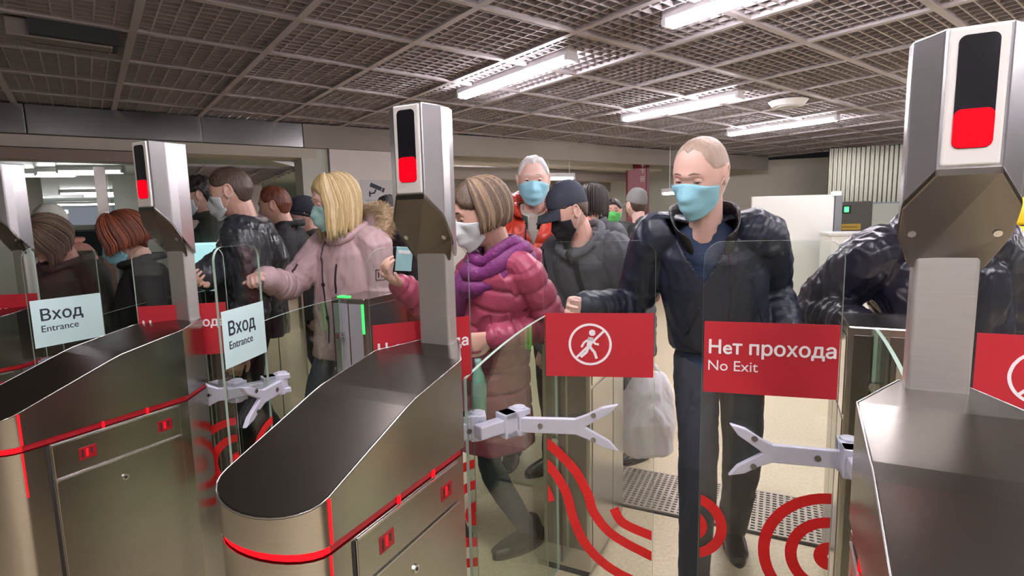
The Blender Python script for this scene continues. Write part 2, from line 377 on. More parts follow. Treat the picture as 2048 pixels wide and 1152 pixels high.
def make_wing(parent, P, ang, w, kind, z1=1.385, forks='in', dirn=1, hinge_len=.0, sgn_in=(0.004, None)):
    """glass wing as a part of its turnstile. P world point of the LEFT lower corner of the pane, ang direction of the pane; faces the camera side.
       kind: 'stop','noexit','enter'"""
    inv = parent.matrix_basis.inverted() if False else (Matrix.Translation(parent.location) @ Matrix.Rotation(parent.rotation_euler.z, 4, 'Z')).inverted()
    T = inv @ Matrix.Translation(V((P.x, P.y, 0))) @ Matrix.Rotation(ang, 4, 'Z')
    bm = pane_mesh(rounded_pane(w, .16, z1, .045, .010), .008, T)
    g = new_obj('glass_wing', bm, None, parent, mats=[M_GLASS, M_GEDGE])
    yf = -.0062
    # sign plate
    sx0, sx1, sz0, sz1 = .004, w - .004, 1.008, 1.188
    bm = bmesh.new(); box2(bm, (sx0, yf - .001, sz0), (sx1, yf, sz1)); bmesh.ops.transform(bm, matrix=T, verts=bm.verts)
    s = new_obj('sign', bm, M_ENTER if kind == 'enter' else M_SIGN, g)
    XF = T @ Matrix.Translation((0, yf - .0015, 0)) @ Matrix.Rotation(PI / 2, 4, 'X')
    if kind == 'noexit':
        k = (w - .02) / .27
        text_mesh('lettering', 'Нeт прохода', .0448 * k, XF @ Matrix.Translation((.012, 1.108, 0)), M_WHITE, g, bold=.0009)
        text_mesh('lettering', 'No Exit', .037, XF @ Matrix.Translation((.012, 1.065, 0)), M_WHITE, g)
    elif kind == 'enter':
        text_mesh('lettering', 'Вход', .062, XF @ Matrix.Translation((.028, 1.108, 0)), M_INK, g, bold=.0007)
        text_mesh('lettering', 'Entrance', .036, XF @ Matrix.Translation((.028, 1.065, 0)), M_INK, g)
    else:
        bm = bmesh.new(); cx, cz = w * .42, 1.10; R = .056
        def pl(pts, wd, y=0): band(bm, pts, wd, yf - .0016 - y, (-1, 2), (0, 3))
        pl(arc(cx, cz, R, 0, 360, 48), .0065)
        pl([(cx - R * .69, cz - R * .69), (cx + R * .69, cz + R * .69)], .0065)
        pl(arc(cx + .006, cz + .033, .0045, 0, 360, 14), .009)                      # head
        pl([(cx + .002, cz + .020), (cx - .003, cz - .006)], .014)                    # trunk
        pl([(cx - .003, cz - .004), (cx + .012, cz - .022), (cx + .018, cz - .040)], .0075)
        pl([(cx - .003, cz - .004), (cx - .010, cz - .022), (cx - .026, cz - .036)], .0075)
        pl([(cx + .002, cz + .018), (cx - .016, cz + .006), (cx - .024, cz - .008)], .006)
        pl([(cx + .004, cz + .016), (cx + .014, cz + .002), (cx + .024, cz + .000)], .006)
        for v in bm.verts: pass
        bmesh.ops.transform(bm, matrix=T, verts=bm.verts)
        o = new_obj('pictogram', bm, M_WHITE, g)
        so = o.modifiers.new('thick', 'SOLIDIFY'); so.thickness = .0006
    # wave decal
    def stripe(pts, wd):
        bm = bmesh.new(); band(bm, pts, wd, yf - .001, (.004, w - .004), (.16, .9))
        if not bm.faces: bm.free(); return
        bmesh.ops.transform(bm, matrix=T, verts=bm.verts)
        o = new_obj('wave_stripe', bm, M_WAVE, g); so = o.modifiers.new('thick', 'SOLIDIFY'); so.thickness = .0006
    def smooth(P, n=8):
        out = []
        for i in range(len(P) - 1):
            p0, p1, p2, p3 = (V(P[max(i - 1, 0)]), V(P[i]), V(P[i + 1]), V(P[min(i + 2, len(P) - 1)]))
            for k in range(n):
                t = k / n; q = .5 * ((2 * p1) + (p2 - p0) * t + (2 * p0 - 5 * p1 + 4 * p2 - p3) * t * t + (3 * p1 - p0 - 3 * p2 + p3) * t ** 3); out.append((q.x, q.y))
        return out + [tuple(P[-1])]
    if kind == 'stop':
        stripe(smooth([(-.03, .825), (.015, .80), (.082, .73), (.118, .66), (.138, .60), (.195, .535), (.32, .47)]), .027)
        stripe(smooth([(-.03, .765), (.012, .735), (.055, .665), (.078, .58), (.115, .50), (.19, .43), (.32, .37)]), .027)
        stripe(smooth([(.193, .62), (.222, .575), (.32, .535)]), .027)
        stripe(smooth([(-.01, .69), (.005, .66), (.014, .632)]), .02)
    else:
        stripe(arc(-.022, .645, .078, -90, 90), .026); stripe(arc(-.022, .645, .026, -88, 88), .034)
        for r_, wd in ((.150, .027), (.088, .027), (.022, .030)): stripe(arc(w - .0, .610, r_, 80, 280), wd)
    return g, T

def fork_shape(L, tip, hs=.022):
    """outline in (x,z) of a fork: shank from x=0 to x=L, two pointed prongs reaching x=tip"""
    return [(0, -hs), (L, -hs * 1.05), (L + (tip - L) * .28, -.036), (L + (tip - L) * .62, -.058), (tip, -.068), (L + (tip - L) * .80, -.040), (L + (tip - L) * .36, -.010), (L + (tip - L) * .22, 0),
            (L + (tip - L) * .36, .010), (L + (tip - L) * .80, .040), (tip, .068), (L + (tip - L) * .62, .058), (L + (tip - L) * .28, .036), (L, hs * 1.05), (0, hs)]
def make_fork(g, T, x0, L, tip, s=1, z=.865):
    """clamp fork on the wing; x0 root in pane x, s=+1 pointing to +x or -1"""
    bm = bmesh.new()
    pts = [(x0 + s * a, z + b) for a, b in fork_shape(L, tip)]
    if s < 0: pts = pts[::-1]
    a, b, fs = prism(bm, pts, .0055, .021)
    bmesh.ops.transform(bm, matrix=Matrix.Rotation(PI / 2, 4, 'X'), verts=bm.verts)
    bmesh.ops.transform(bm, matrix=T, verts=bm.verts)
    o = bevel_mod(new_obj('clamp_fork', bm, M_CAST, g), .003, 3)
    for u, v in ((L * .42, 0), (L + (tip - L) * .42, .036), (L + (tip - L) * .42, -.036)):
        bm = bmesh.new(); cyl(bm, (x0 + s * u, -.0215, z + v), (x0 + s * u, -.0245, z + v), .0075, 14)
        bmesh.ops.transform(bm, matrix=T, verts=bm.verts); new_obj('screw', bm, M_SCREW, g)
    return o
def make_hinge(parent, root, knee, z=.872):
    """fixed link from the cabinet to the pivot bracket; world points"""
    inv = (Matrix.Translation(parent.location) @ Matrix.Rotation(parent.rotation_euler.z, 4, 'Z')).inverted()
    d = V((knee.x - root.x, knee.y - root.y, 0)); L = d.length; ang = math.atan2(d.y, d.x)
    T = inv @ Matrix.Translation((root.x, root.y, z)) @ Matrix.Rotation(ang, 4, 'Z')
    bm = bmesh.new(); box2(bm, (0, -.018, -.019), (L - .045, .018, .019)); bmesh.ops.transform(bm, matrix=T, verts=bm.verts)
    bevel_mod(new_obj('wing_arm', bm, M_CAST, parent), .004, 3)
    bm = bmesh.new()
    box2(bm, (L - .055, -.024, .016), (L + .035, .024, .034)); box2(bm, (L - .055, -.024, -.036), (L + .035, .024, -.018)); box2(bm, (L - .058, -.024, -.036), (L - .012, .024, .034))
    box2(bm, (L - .010, -.026, -.040), (L + .012, .026, .036)); cyl(bm, (L + .01, 0, -.042), (L + .01, 0, .040), .020, 20)
    bmesh.ops.transform(bm, matrix=T, verts=bm.verts)
    bevel_mod(new_obj('hinge_bracket', bm, M_CAST, parent), .003, 3)

def turnstile(c, label):
    r = empty('turnstile', c, label, 'turnstile', rz=RZ)
    # local frame: x = u (away), y = -v
    def P(pts): return [(u, -v) for u, v in pts][::-1]
    # lower body
    bm = bmesh.new(); prism(bm, P(outline(hw=HW - .003, nose=.065, back=(-.094, .026, .048))), 0.03, .897)
    o = new_obj('body', bm, M_STEEL, r)
    for p in o.data.polygons: p.use_smooth = p.center.x < -.5205 and abs(p.normal.z) < .5
    sharp(o)
    bm = bmesh.new(); prism(bm, P(outline(hw=HW - .02, nose=.05, back=(-.10, .01, .04))), 0, .03); new_obj('plinth', bm, M_DARK, r)
    # hood
    bm = bmesh.new(); split_prism(bm, P(outline()), .916, lambda x, y: top_z(x) - .002, (-.28, -.091))
    o = new_obj('hood', bm, M_STEEL, r)
    for p in o.data.polygons: p.use_smooth = p.center.x < -.5205 and abs(p.normal.z) < .5
    sharp(o)
    bm = bmesh.new(); split_prism(bm, P(outline(hw=HW - .004, nose=.064, back=(-.093, .026, .048))), .930, lambda x, y: top_z(x) + .001, (-.30, -.26, -.091))
    for v in bm.verts:
        if v.co.z < .94: v.co.z = .95
    new_obj('top_cover', bm, M_STEEL_D, r)
    bm = bmesh.new(); pts = [V((x, y, top_z(x) + .0)) for x, y in P(outline(hw=HW - .001, nose=.067))]
    # dense rim
    dense = []
    for i in range(len(pts)):
        a, b = pts[i], pts[(i + 1) % len(pts)]
        n = max(1, int((b - a).length / .03))
        for k in range(n):
            q = a.lerp(b, k / n); q.z = top_z(q.x); dense.append(q)
    tube(bm, dense, .0015, 6, True); new_obj('rim', bm, M_EDGE, r, True)
    # led strip all round
    bm = bmesh.new(); prism(bm, P(outline(hw=HW - .006, nose=.062, back=(-.098, .024, .044))), .900, .9135)
    for f in bm.faces: f.material_index = 0 if f.calc_center_median().x < -.50 else 1
    new_obj('light_strip', bm, None, r, mats=[M_REDL, M_REDP])
    for s in (-1, 1):
        for p0, p1 in (((-.5235, s * (HW - .0005), .917), (-.5185, s * (HW + .0012), top_z(-.52) - .003)), ((-.524, s * (HW - .004), .78), (-.520, s * (HW - .002), .896)), ((-.34, s * (HW - .007), .897), (-.336, s * (HW + .0005), .916)), ((-.22, s * (HW - .007), .897), (-.216, s * (HW + .0005), .916))):
            bm = bmesh.new(); box2(bm, p0, p1); new_obj('corner_light', bm, M_REDL, r)
    # service panels both sides
    for s in (-1, 1):
        y = s * (HW - .003)
        for nm, a, b in (('side_panel', (-.462, .800), (-.125, .890)), ('service_door', (-.462, .12), (-.125, .793))):
            bm = bmesh.new(); box2(bm, (a[0], y, a[1]), (b[0], y + s * .003, b[1]))
            p = bevel_mod(new_obj(nm, bm, M_STEEL, r), .0012)
            bm = bmesh.new(); zz = b[1]; box2(bm, (a[0], y + s * .0015, zz), (b[0], y + s * .0052, zz + .0035)); box2(bm, (a[0] - .003, y + s * .0005, a[1]), (a[0] - .001, y + s * .003, b[1])); new_obj('edge_trim', bm, M_EDGE, p)
            if nm == 'side_panel':
                for u in (-.405, -.195):
                    bm = bmesh.new(); box2(bm, (u, y + s * .002, .828), (u + .042, y + s * .0042, .862)); f = new_obj('signal_window', bm, M_REDWIN, p)
                    for q in range(3):
                        bm = bmesh.new(); box2(bm, (u + .006 + q * .011, y + s * .004, .832 + q * .004), (u + .011 + q * .011, y + s * .0047, .856)); new_obj('window_mark', bm, M_REDL if q == 1 else M_DARK, p)
            else:
                bm = bmesh.new(); cyl(bm, (-.30, y, .735), (-.30, y + s * .007, .735), .009, 16); cyl(bm, (-.30, y + s * .007, .735), (-.30, y + s * .008, .735), .004, 8, mi=1); new_obj('lock', bm, M_STEEL_L, p, mats=[M_STEEL_L, M_DARK])
        bm = bmesh.new(); box2(bm, (-.474, y - s * .001, .12), (-.466, y + s * .001, .893)); new_obj('seam', bm, M_DARK, r)
    # post
    bm = bmesh.new(); box2(bm, (-.010, -.045, 1.128), (.030, .045, 1.40)); bevel_mod(new_obj('post', bm, M_POST, r), .006, 3)
    bm = bmesh.new()
    hp = [(-.085, -.040), (-.055, -.075), (-.026, -.075), (.030, -.052), (.030, .052), (-.026, .075), (-.055, .075), (-.085, .040)]
    def zb(x, y): return 1.372 + (-.0 - x) * 1.62 if x < 0 else 1.365 - x * .2
    prism(bm, hp, zb, lambda x, y: 1.722 - (abs(y) / .075) ** 2 * .008)
    o = new_obj('indicator_head', bm, mat('satin_steel_head', (.62, .61, .60), .85, .28, noise_amt=.06, nscale=20) if False else M_HEAD, r); bevel_mod(o, .003)
    # slanted lower cover, a plate lying on the cut face
    bm = bmesh.new()
    a = [(-.087, -.041), (-.056, -.0765), (-.028, -.0765), (.0, -.052), (.0, .052), (-.028, .0765), (-.056, .0765), (-.087, .041)]
    prism(bm, a, lambda x, y: zb(min(x, -.001), y) - .012 - (.012 if x > -.01 else 0), lambda x, y: zb(min(x, -.001), y) + .001)
    c_ = bevel_mod(new_obj('head_cover', bm, M_STEEL_D, r), .003)
    for s in (-1, 1):
        bm = bmesh.new(); n_ = V((-.85, 0, -.52)).normalized(); p = V((-.032, s * .056, zb(-.032, 0) - .013)); cyl(bm, p - n_ * .002, p + n_ * .003, .006, 14); new_obj('screw', bm, M_EDGE, c_)
    # bezel and signal
    bm = bmesh.new(); pts = []
    box2(bm, (-.0895, -.036, 1.515), (-.083, .036, 1.716)); bz = bevel_mod(new_obj('bezel', bm, M_BEZEL, r), .003)
    def rrect(hw, z0, z1, rr):
        p = []
        for cx, cz, a0 in ((hw - rr, z1 - rr, 0), (-hw + rr, z1 - rr, 90), (-hw + rr, z0 + rr, 180), (hw - rr, z0 + rr, 270)):
            for k in range(6): t = math.radians(a0 + 18 * k); p.append((cx + rr * math.cos(t), cz + rr * math.sin(t)))
        return p
    for nm, z0, z1, m_, dx in (('display', 1.540, 1.705, M_BLACK, .0), ('stop_light', 1.541, 1.598, M_RED_E, .0012)):
        bm = bmesh.new(); prism(bm, rrect(.0245, z0, z1, .010), .0895 + dx, .0905 + dx)
        bmesh.ops.transform(bm, matrix=Matrix(((0, 0, -1, 0), (-1, 0, 0, 0), (0, 1, 0, 0), (0, 0, 0, 1))), verts=bm.verts); new_obj(nm, bm, m_, bz)
    # green reader light and card reader on the side
    return r
M_HEAD = mat('satin_steel_head', (.60, .59, .60), .9, .27, noise_amt=.06, nscale=10, stretch=(1, 1, 12))

T3 = turnstile(C3, 'tall nearest turnstile at right with its signal post facing the viewer')
T2 = turnstile(C2, 'turnstile in the middle with black and red signal head seen from the side')
T1 = turnstile(C1, 'turnstile at left with a large service door, second from the left edge')
T0 = turnstile(C0, 'turnstile cut by the left edge of the picture with a pale signal head')

def link_wing(ts, Pl, Pr, kind, hinge_right, root_off, L=.11, tip=.235, x_in=0., z1=1.385):
    Pl = V((Pl[0], Pl[1], 0)); Pr = V((Pr[0], Pr[1], 0)); d = Pr - Pl; w_ = d.length; ang = math.atan2(d.y, d.x)
    g, T = make_wing(ts, Pl, ang, w_, kind, z1)
    knee = (Pr + d.normalized() * x_in) if hinge_right else (Pl - d.normalized() * x_in)
    root = ts.location + GA * root_off[0] + GB * root_off[1]
    make_hinge(ts, root, knee)
    if hinge_right: make_fork(g, T, w_ + x_in + .0, L, tip, -1)
    else: make_fork(g, T, -x_in, L, tip, 1)
    return g
link_wing(T2, (.088, 1.504), (.388, 1.46), 'stop', False, (.09, .06), x_in=.085, L=.17, tip=.29)
link_wing(T3, (.474, 1.336), (.768, 1.248), 'noexit', True, (.10, -.06), x_in=.03, L=.17, tip=.27)
link_wing(T2, (-.366, 1.376), (-.118, 1.486), 'noexit', True, (.10, -.03), x_in=.0, L=.05, tip=.15)
link_wing(T1, (-1.258, 1.805), (-.99, 1.873), 'noexit', True, (.10, -.03), x_in=.0, L=.05, tip=.15)
link_wing(T1, (-.897, 1.638), (-.871, 1.874), 'enter', True, (.06, .10), x_in=.07, L=.13, tip=.25)
link_wing(T0, (-1.798, 2.0), (-1.70, 2.231), 'enter', True, (.06, .10), x_in=.07, L=.13, tip=.25)
link_wing(T0, (-2.25, 2.2), (-1.985, 2.27), 'noexit', True, (.10, -.03), x_in=.0, L=.05, tip=.15)
link_wing(T3, (.985, 1.14), (1.24, 1.02), 'stop', False, (.06, .06), x_in=.05, L=.10, tip=.2)

# rear cabinets with side screens of curved glass
M_SCREEN = glass('screen_glass', (.80, .86, .80), ior=1.5)
def rear_unit(c, label, lit=True, off=.05, fm=None):
    r = empty('rear_cabinet', c + GA * .80 + GB * off, label, 'turnstile cabinet', rz=RZ)
    def ztop(x, y=0): return 1.095 if x < .25 else 1.095 - (x - .25) ** 2 * .8
    pts = [(0, -.10), (.5, -.10)] + [(.5 + .10 * math.cos(t), .10 * math.sin(t)) for t in [math.radians(-72 + 18 * k) for k in range(9)]] + [(.5, .10), (0, .10)]
    bm = bmesh.new(); prism(bm, pts, .03, lambda x, y: 2.5)
    for cx in (.1, .25, .35, .45): bmesh.ops.bisect_plane(bm, geom=bm.verts[:] + bm.edges[:] + bm.faces[:], plane_co=(cx, 0, 0), plane_no=(1, 0, 0))
    for v in bm.verts:
        if v.co.z > 2: v.co.z = ztop(v.co.x)
    bevel_mod(new_obj('body', bm, M_STEEL, r), .004)
    bm = bmesh.new(); prism(bm, [(x * .97 + .01, y * .85) for x, y in pts], 0, .03); new_obj('plinth', bm, M_DARK, r)
    for s in (-1, 1):
        for a, b, z0, z1 in ((.03, .32, .80, 1.06), (.33, .49, .80, 1.0), (.03, .32, .12, .785), (.33, .49, .12, .785)):
            bm = bmesh.new(); box2(bm, (a, s * .10, z0), (b, s * .103, z1)); bevel_mod(new_obj('side_panel', bm, M_STEEL_L if z0 > .5 and a < .1 else M_STEEL, r), .0012)
    bm = bmesh.new(); box2(bm, (-.003, -.085, .12), (0, -.01, 1.07)); box2(bm, (-.003, .0, .12), (0, .085, 1.07)); bevel_mod(new_obj('front_plate', bm, fm or M_STEEL_D, r), .001)
    if lit:
        if fm:
            bm = bmesh.new(); box2(bm, (.02, .02, 1.090), (.05, .08, 1.100)); new_obj('green_light', bm, M_GREEN_E, r)
        bm = bmesh.new(); box2(bm, (-.0045, -.099, .93), (0, -.090, 1.07)); new_obj('green_light', bm, M_GREEN_E, r)
    # screen between front and rear cabinet
    pts = [(-.70, .03), (-.02, .03)] + [(-.02 - .68 * k / 16, 1.095 - .035 * (k / 16) ** 2 * 2.2) for k in range(17)]
    bm = bmesh.new(); a, b, fs = prism(bm, pts, -.005, .005)
    for f in fs[2:]: f.material_index = 1
    bmesh.ops.transform(bm, matrix=Matrix.Rotation(PI / 2, 4, 'X'), verts=bm.verts); bmesh.ops.translate(bm, verts=bm.verts, vec=(0, .03, 0))
    sc = new_obj('side_screen', bm, None, r, mats=[M_SCREEN, M_GEDGE])
    for z in (.92, .58):
        bm = bmesh.new(); cyl(bm, (-.02, .03, z), (-.04, .03, z), .014, 14); box2(bm, (-.045, .018, z - .012), (0, .042, z + .012)); new_obj('clamp', bm, M_STEEL_L, sc)
    return r
rear_unit(C3, 'far cabinet of the right turnstile, just left of the nearest post')
rear_unit(C2, 'far cabinet of the middle turnstile behind the no-pedestrian wing')
rear_unit(C1, 'far cabinet with a bright side plate beside the woman in pale pink', off=-.02, fm=mat('pale_end_plate', (.62, .62, .70), .5, .3))
rear_unit(C0, 'far cabinet with green glow behind the left pale entrance sign')

# floor grating behind the gates
bm = bmesh.new(); c = (atz(1300, 1045, 0) + V((.6, .05, 0)));
o_ = empty('floor_grating', (c.x, c.y, 0), 'perforated metal doormat grating let into the floor behind the wings', 'grating', rz=math.atan2(GB.y, GB.x))
for k in range(17): box2(bm, (-.9, -.20 + k * .025 - .006, .002), (.9, -.20 + k * .025 + .006, .0115))
for k in range(61): box2(bm, (-.9 + k * .03 - .006, -.2, .002), (-.9 + k * .03 + .006, .2, .012))
new_obj('grid', bm, mat('grating_metal', (.50, .45, .37), .5, .5), o_)
bm = bmesh.new(); box2(bm, (-.92, -.22, .0), (.92, .22, .003)); new_obj('tray', bm, M_DARK, o_)

# white partition, counter and fittings at right
r = empty('white_partition', at(1600, 450, 7.2).xy.to_3d(), 'white upright partition to the right of the man in navy', 'partition', rz=-.2)
bm = bmesh.new(); box2(bm, (-.6, 0, .0), (.40, .06, 1.67)); bevel_mod(new_obj('board', bm, mat('board_white', (.74, .75, .69), 0, .4), r), .004)
bm = bmesh.new(); box2(bm, (.405, -.02, .0), (.49, .09, 1.65)); bevel_mod(new_obj('end_post', bm, mat('grey_post', (.20, .21, .22), .4, .4), r), .004)
bm = bmesh.new(); box2(bm, (.37, -.03, 1.65), (.47, .06, 1.71)); bevel_mod(new_obj('cap', bm, M_WHITE, r), .01)
r = empty('white_counter', at(1750, 500, 6.2).xy.to_3d(), 'low white counter box behind the dark puffy sleeve at right', 'counter', rz=-.35)
bm = bmesh.new(); box2(bm, (-.44, 0, .0), (2.3, .7, 1.17)); bevel_mod(new_obj('body', bm, mat('counter_white', (.74, .76, .70), 0, .4), r), .006)
bm = bmesh.new(); box2(bm, (-.46, -.02, 1.17), (2.32, .72, 1.20)); bevel_mod(new_obj('worktop', bm, mat('counter_top', (.6, .6, .57), 0, .4), r), .004)
_a = at(1664, 400, 9.9); _b = at(1745, 400, 9.7); WD = V((_b.x - _a.x, _b.y - _a.y, 0)).normalized(); WN = V((-WD.y, WD.x, 0)); WA = math.atan2(WD.y, WD.x)
def onwall(x, y, off):
    d_ = at(x, y, 1) - V((0, 0, EYE)); t_ = (V((_a.x, _a.y, 0)).dot(WN) - off) / V((d_.x, d_.y, 0)).dot(WN); return d_ * t_ + V((0, 0, EYE))
p = onwall(1693, 419, .03)
r = empty('exit_light', p, 'small green lit box on the dark panel at right', 'exit light', rz=WA)
bm = bmesh.new(); box2(bm, (-.07, 0, -.07), (.07, .03, .07)); bevel_mod(new_obj('case', bm, M_DARK, r), .005)
bm = bmesh.new(); box2(bm, (-.035, -.008, -.045), (.035, 0, .045)); new_obj('lens', bm, mat('exit_green', (0, .8, .1), 0, .3, (.05, 1, .15), 2), r)
p = onwall(1692, 454, .02)
r = empty('yellow_label', p, 'flat yellow plate under the green light', 'label plate', rz=WA)
bm = bmesh.new(); box2(bm, (-.24, 0, -.055), (.23, .02, .055)); bevel_mod(new_obj('plate', bm, mat('ochre', (.55, .36, .04), 0, .5), r), .003)
bm = bmesh.new(); box2(bm, (-.19, -.004, -.012), (.18, 0, .012)); new_obj('stripe', bm, mat('ochre_dark', (.30, .18, .02), 0, .5), r)
p = onwall(1672, 422, .04)
r = empty('wall_box', p, 'narrow beige box left of the green light', 'wall box', rz=WA)
bm = bmesh.new(); box2(bm, (-.045, 0, -.12), (.045, .04, .12)); bevel_mod(new_obj('case', bm, M_PLAST, r), .006)
bm = bmesh.new(); cyl(bm, (0, .02, -.16), (0, .02, -.12), .018, 12); new_obj('stub', bm, M_PLAST, r)
# red column
p = atz(1254, 302, 2.45); p.z = 0
r = empty('red_column', (2.30, 10.0, 0), 'tall dark red signed column behind the grey-capped person', 'column', rz=-.15)
bm = bmesh.new(); box2(bm, (-.17, 0, 0), (.17, .4, 2.55)); bevel_mod(new_obj('shaft', bm, mat('column_red', (.24, .02, .03), 0, .35), r), .01)
bm = bmesh.new(); box2(bm, (.172, .0, 0), (.22, .40, 2.55)); new_obj('edge_panel', bm, mat('column_dark', (.12, .01, .02), 0, .35), r)
TT = Matrix.Translation((0, -.003, 0)) @ Matrix.Rotation(PI / 2, 4, 'X')
bm = bmesh.new()
cyl(bm, (.08, -.004, 2.33), (.08, 0, 2.33), .022, 14); tube(bm, [(.04, -.002, 2.28), (.08, -.002, 2.23), (.12, -.002, 2.28)], .010, 6); tube(bm, [(.08, -.002, 2.30), (.08, -.002, 2.19)], .010, 6)
for k in range(3): box2(bm, (.04, -.004, 2.12 - k * .035), (.115, 0, 2.135 - k * .035))
bmesh.ops.translate(bm, verts=bm.verts, vec=(.02, 0, .02)); new_obj('white_marks', bm, mat('marks', (.75, .6, .62), 0, .5), r)
bm = bmesh.new(); tube(bm, arc3 := [(.13 + .05 * math.cos(t), -.003, 1.86 + .05 * math.sin(t)) for t in [2 * PI * k / 20 for k in range(20)]], .008, 6, True); box2(bm, (.10, -.006, 1.72), (.15, 0, 1.80)); new_obj('lower_marks', bm, mat('marks_dim', (.5, .2, .2), 0, .5), r)
# camera notice on the pale wall
nl = TW @ V((.86, -.004, 1.80))
r = empty('camera_notice', nl, 'white notice with a black surveillance camera symbol on the pale wall', 'notice', rz=LW)
bm = bmesh.new(); box2(bm, (-.20, 0, -.16), (.24, .004, .17)); new_obj('sheet', bm, mat('notice_white', (.62, .62, .63), 0, .5), r)
bm = bmesh.new()
box(bm, (-.01, -.003, .085), (.15, .004, .05), R=Matrix.Rotation(.38, 4, 'Y')); box(bm, (.083, -.003, .045), (.03, .004, .055), R=Matrix.Rotation(.38, 4, 'Y'))
tube(bm, [(-.01, -.003, .05), (-.03, -.003, .01), (-.09, -.003, .0)], .009, 6); tube(bm, [(-.09, -.003, .03), (-.09, -.003, -.035)], .008, 6)
new_obj('symbol', bm, M_INK, r)
bm = bmesh.new()
for k in range(6): box2(bm, (-.15 + k * .055, -.002, -.085), (-.105 + k * .055, 0, -.075))
new_obj('caption', bm, mat('pale_ink', (.35, .36, .4), 0, .5), r)
# ticket machine in the far left opening
p = at(190, 470, 6.6)
r = empty('ticket_machine', (p.x, p.y, 0), 'white framed machine with a dark screen between the two left posts', 'ticket machine', rz=.35)
bm = bmesh.new(); box2(bm, (-.45, 0, 0), (.22, .5, 1.50)); bevel_mod(new_obj('case', bm, mat('machine_grey', (.30, .33, .33), .2, .4), r), .02)
bm = bmesh.new()
box2(bm, (-.45, -.05, 1.44), (.22, 0, 1.50)); box2(bm, (.16, -.05, .5), (.22, 0, 1.50)); bevel_mod(new_obj('frame', bm, mat('machine_white', (.62, .72, .70), 0, .3), r), .012)
bm = bmesh.new(); box2(bm, (-.40, -.012, 1.12), (.15, 0, 1.42)); new_obj('screen', bm, mat('machine_screen', (.03, .06, .06), 0, .15), r)
bm = bmesh.new(); box2(bm, (-.12, -.05, .85), (.12, 0, 1.05)); bevel_mod(new_obj('keypad', bm, mat('machine_dark', (.14, .15, .15), .3, .4), r), .006)
bm = bmesh.new(); box2(bm, (-.10, -.06, .97), (.10, -.045, 1.02)); new_obj('slot', bm, M_WHITE, r)
p = at(405, 505, 3.6)
r = empty('blue_terminal', (p.x, p.y, 0), 'pale turquoise lit terminal top behind the left turnstile', 'terminal', rz=.3)
bm = bmesh.new(); box2(bm, (-.16, 0, 1.12), (.20, .12, 1.34)); bevel_mod(new_obj('display', bm, mat('turquoise_screen', (.45, .75, .78), 0, .3, (.5, .9, .95), .45), r), .04, 4)
bm = bmesh.new(); box2(bm, (-.15, .02, .0), (.19, .3, 1.12)); bevel_mod(new_obj('stand', bm, mat('terminal_dark', (.12, .15, .14), .3, .4), r), .01)
# ------------------------------------------------------------------ people
def skin_mat(name, c): 
    m = mat(name, c, 0, .42, noise_amt=.06, nscale=25, bump=.05, bscale=300, spec=.4)
    m.node_tree.nodes['Principled BSDF'].inputs['Subsurface Weight'].default_value = .12
    m.node_tree.nodes['Principled BSDF'].inputs['Subsurface Radius'].default_value = (.01, .004, .002)
    return m
SK1 = skin_mat('skin_fair', (.66, .40, .31)); SK2 = skin_mat('skin_warm', (.58, .34, .26)); SK3 = skin_mat('skin_pale', (.72, .47, .39))
M_EYE = mat('eye_white', (.75, .72, .70), 0, .2); M_IRIS = mat('iris', (.03, .03, .035), 0, .1)
def hair_mat(name, c, amt=.35): return mat(name, c, 0, .48, noise_amt=amt, nscale=70, bump=.5, bscale=120, stretch=(1, 1, .18))
def cloth(name, c, rough=.75, bump=.25, sc=25, amt=.12, coat=0.): return mat(name, c, 0, rough, noise_amt=amt, nscale=8, bump=bump, bscale=sc, coat=coat)

def sstep(x): x = max(0, min(1, x)); return x * x * (3 - 2 * x)
def gauss(d, s): return math.exp(-(d / s) ** 2)
def head_pt(d):
    """direction (unit, +y face) -> point on the head in metres"""
    x, y, z = d; e = 2.35
    r = (abs(x) ** e + abs(y) ** e + abs(z) ** e) ** (-1 / e)
    x, y, z = x * r, y * r, z * r
    X = x * .0765; Y = y * (.090 if y > 0 else .102); Z = z * .117
    if z < 0:
        k = -z
        X *= 1 - .36 * k ** 1.6
        if y < 0: Y *= 1 - .52 * k ** .9
        else: Y *= 1 - .10 * k ** 2
        if z < -.55 and y > 0: Z -= .006 * gauss(X, .03)
    else:
        X *= 1 - .06 * z * z; 
        if y > 0: Y *= 1 - .10 * z ** 2
        else: Y *= 1 + .03 * z
    p = V((X, Y, Z))
    if y > 0:
        f = sstep(y * 2)
        p.y += f * .006 * gauss(Z - .028, .012) * gauss(X, .05)
        for s in (-1, 1):
            p.y -= f * .011 * gauss(X - s * .031, .015) * gauss(Z - .010, .012)
            p += V((s * .003, .003, 0)) * f * gauss(X - s * .045, .018) * gauss(Z + .022, .018)
        nz = gauss(X, .009 + .006 * sstep((-.02 - Z) / .02)) * sstep((.012 - Z) / .045) * sstep((Z + .047) / .010)
        p.y += f * .026 * nz
        p.y += f * .006 * gauss(X, .022) * gauss(Z + .066, .008) - f * .002 * gauss(X, .024) * gauss(Z + .0655, .0025)
        p.y += f * .005 * gauss(X, .02) * gauss(Z + .105, .014)
        p.y -= f * .004 * gauss(X, .03) * gauss(Z + .084, .008)
    return p
def sphere_dirs(nu, nv):
    rows = []
    for j in range(1, nv):
        t = PI * j / nv; rows.append([V((math.sin(t) * math.sin(2 * PI * i / nu), math.sin(t) * math.cos(2 * PI * i / nu), math.cos(t))) for i in range(nu)])
    return rows
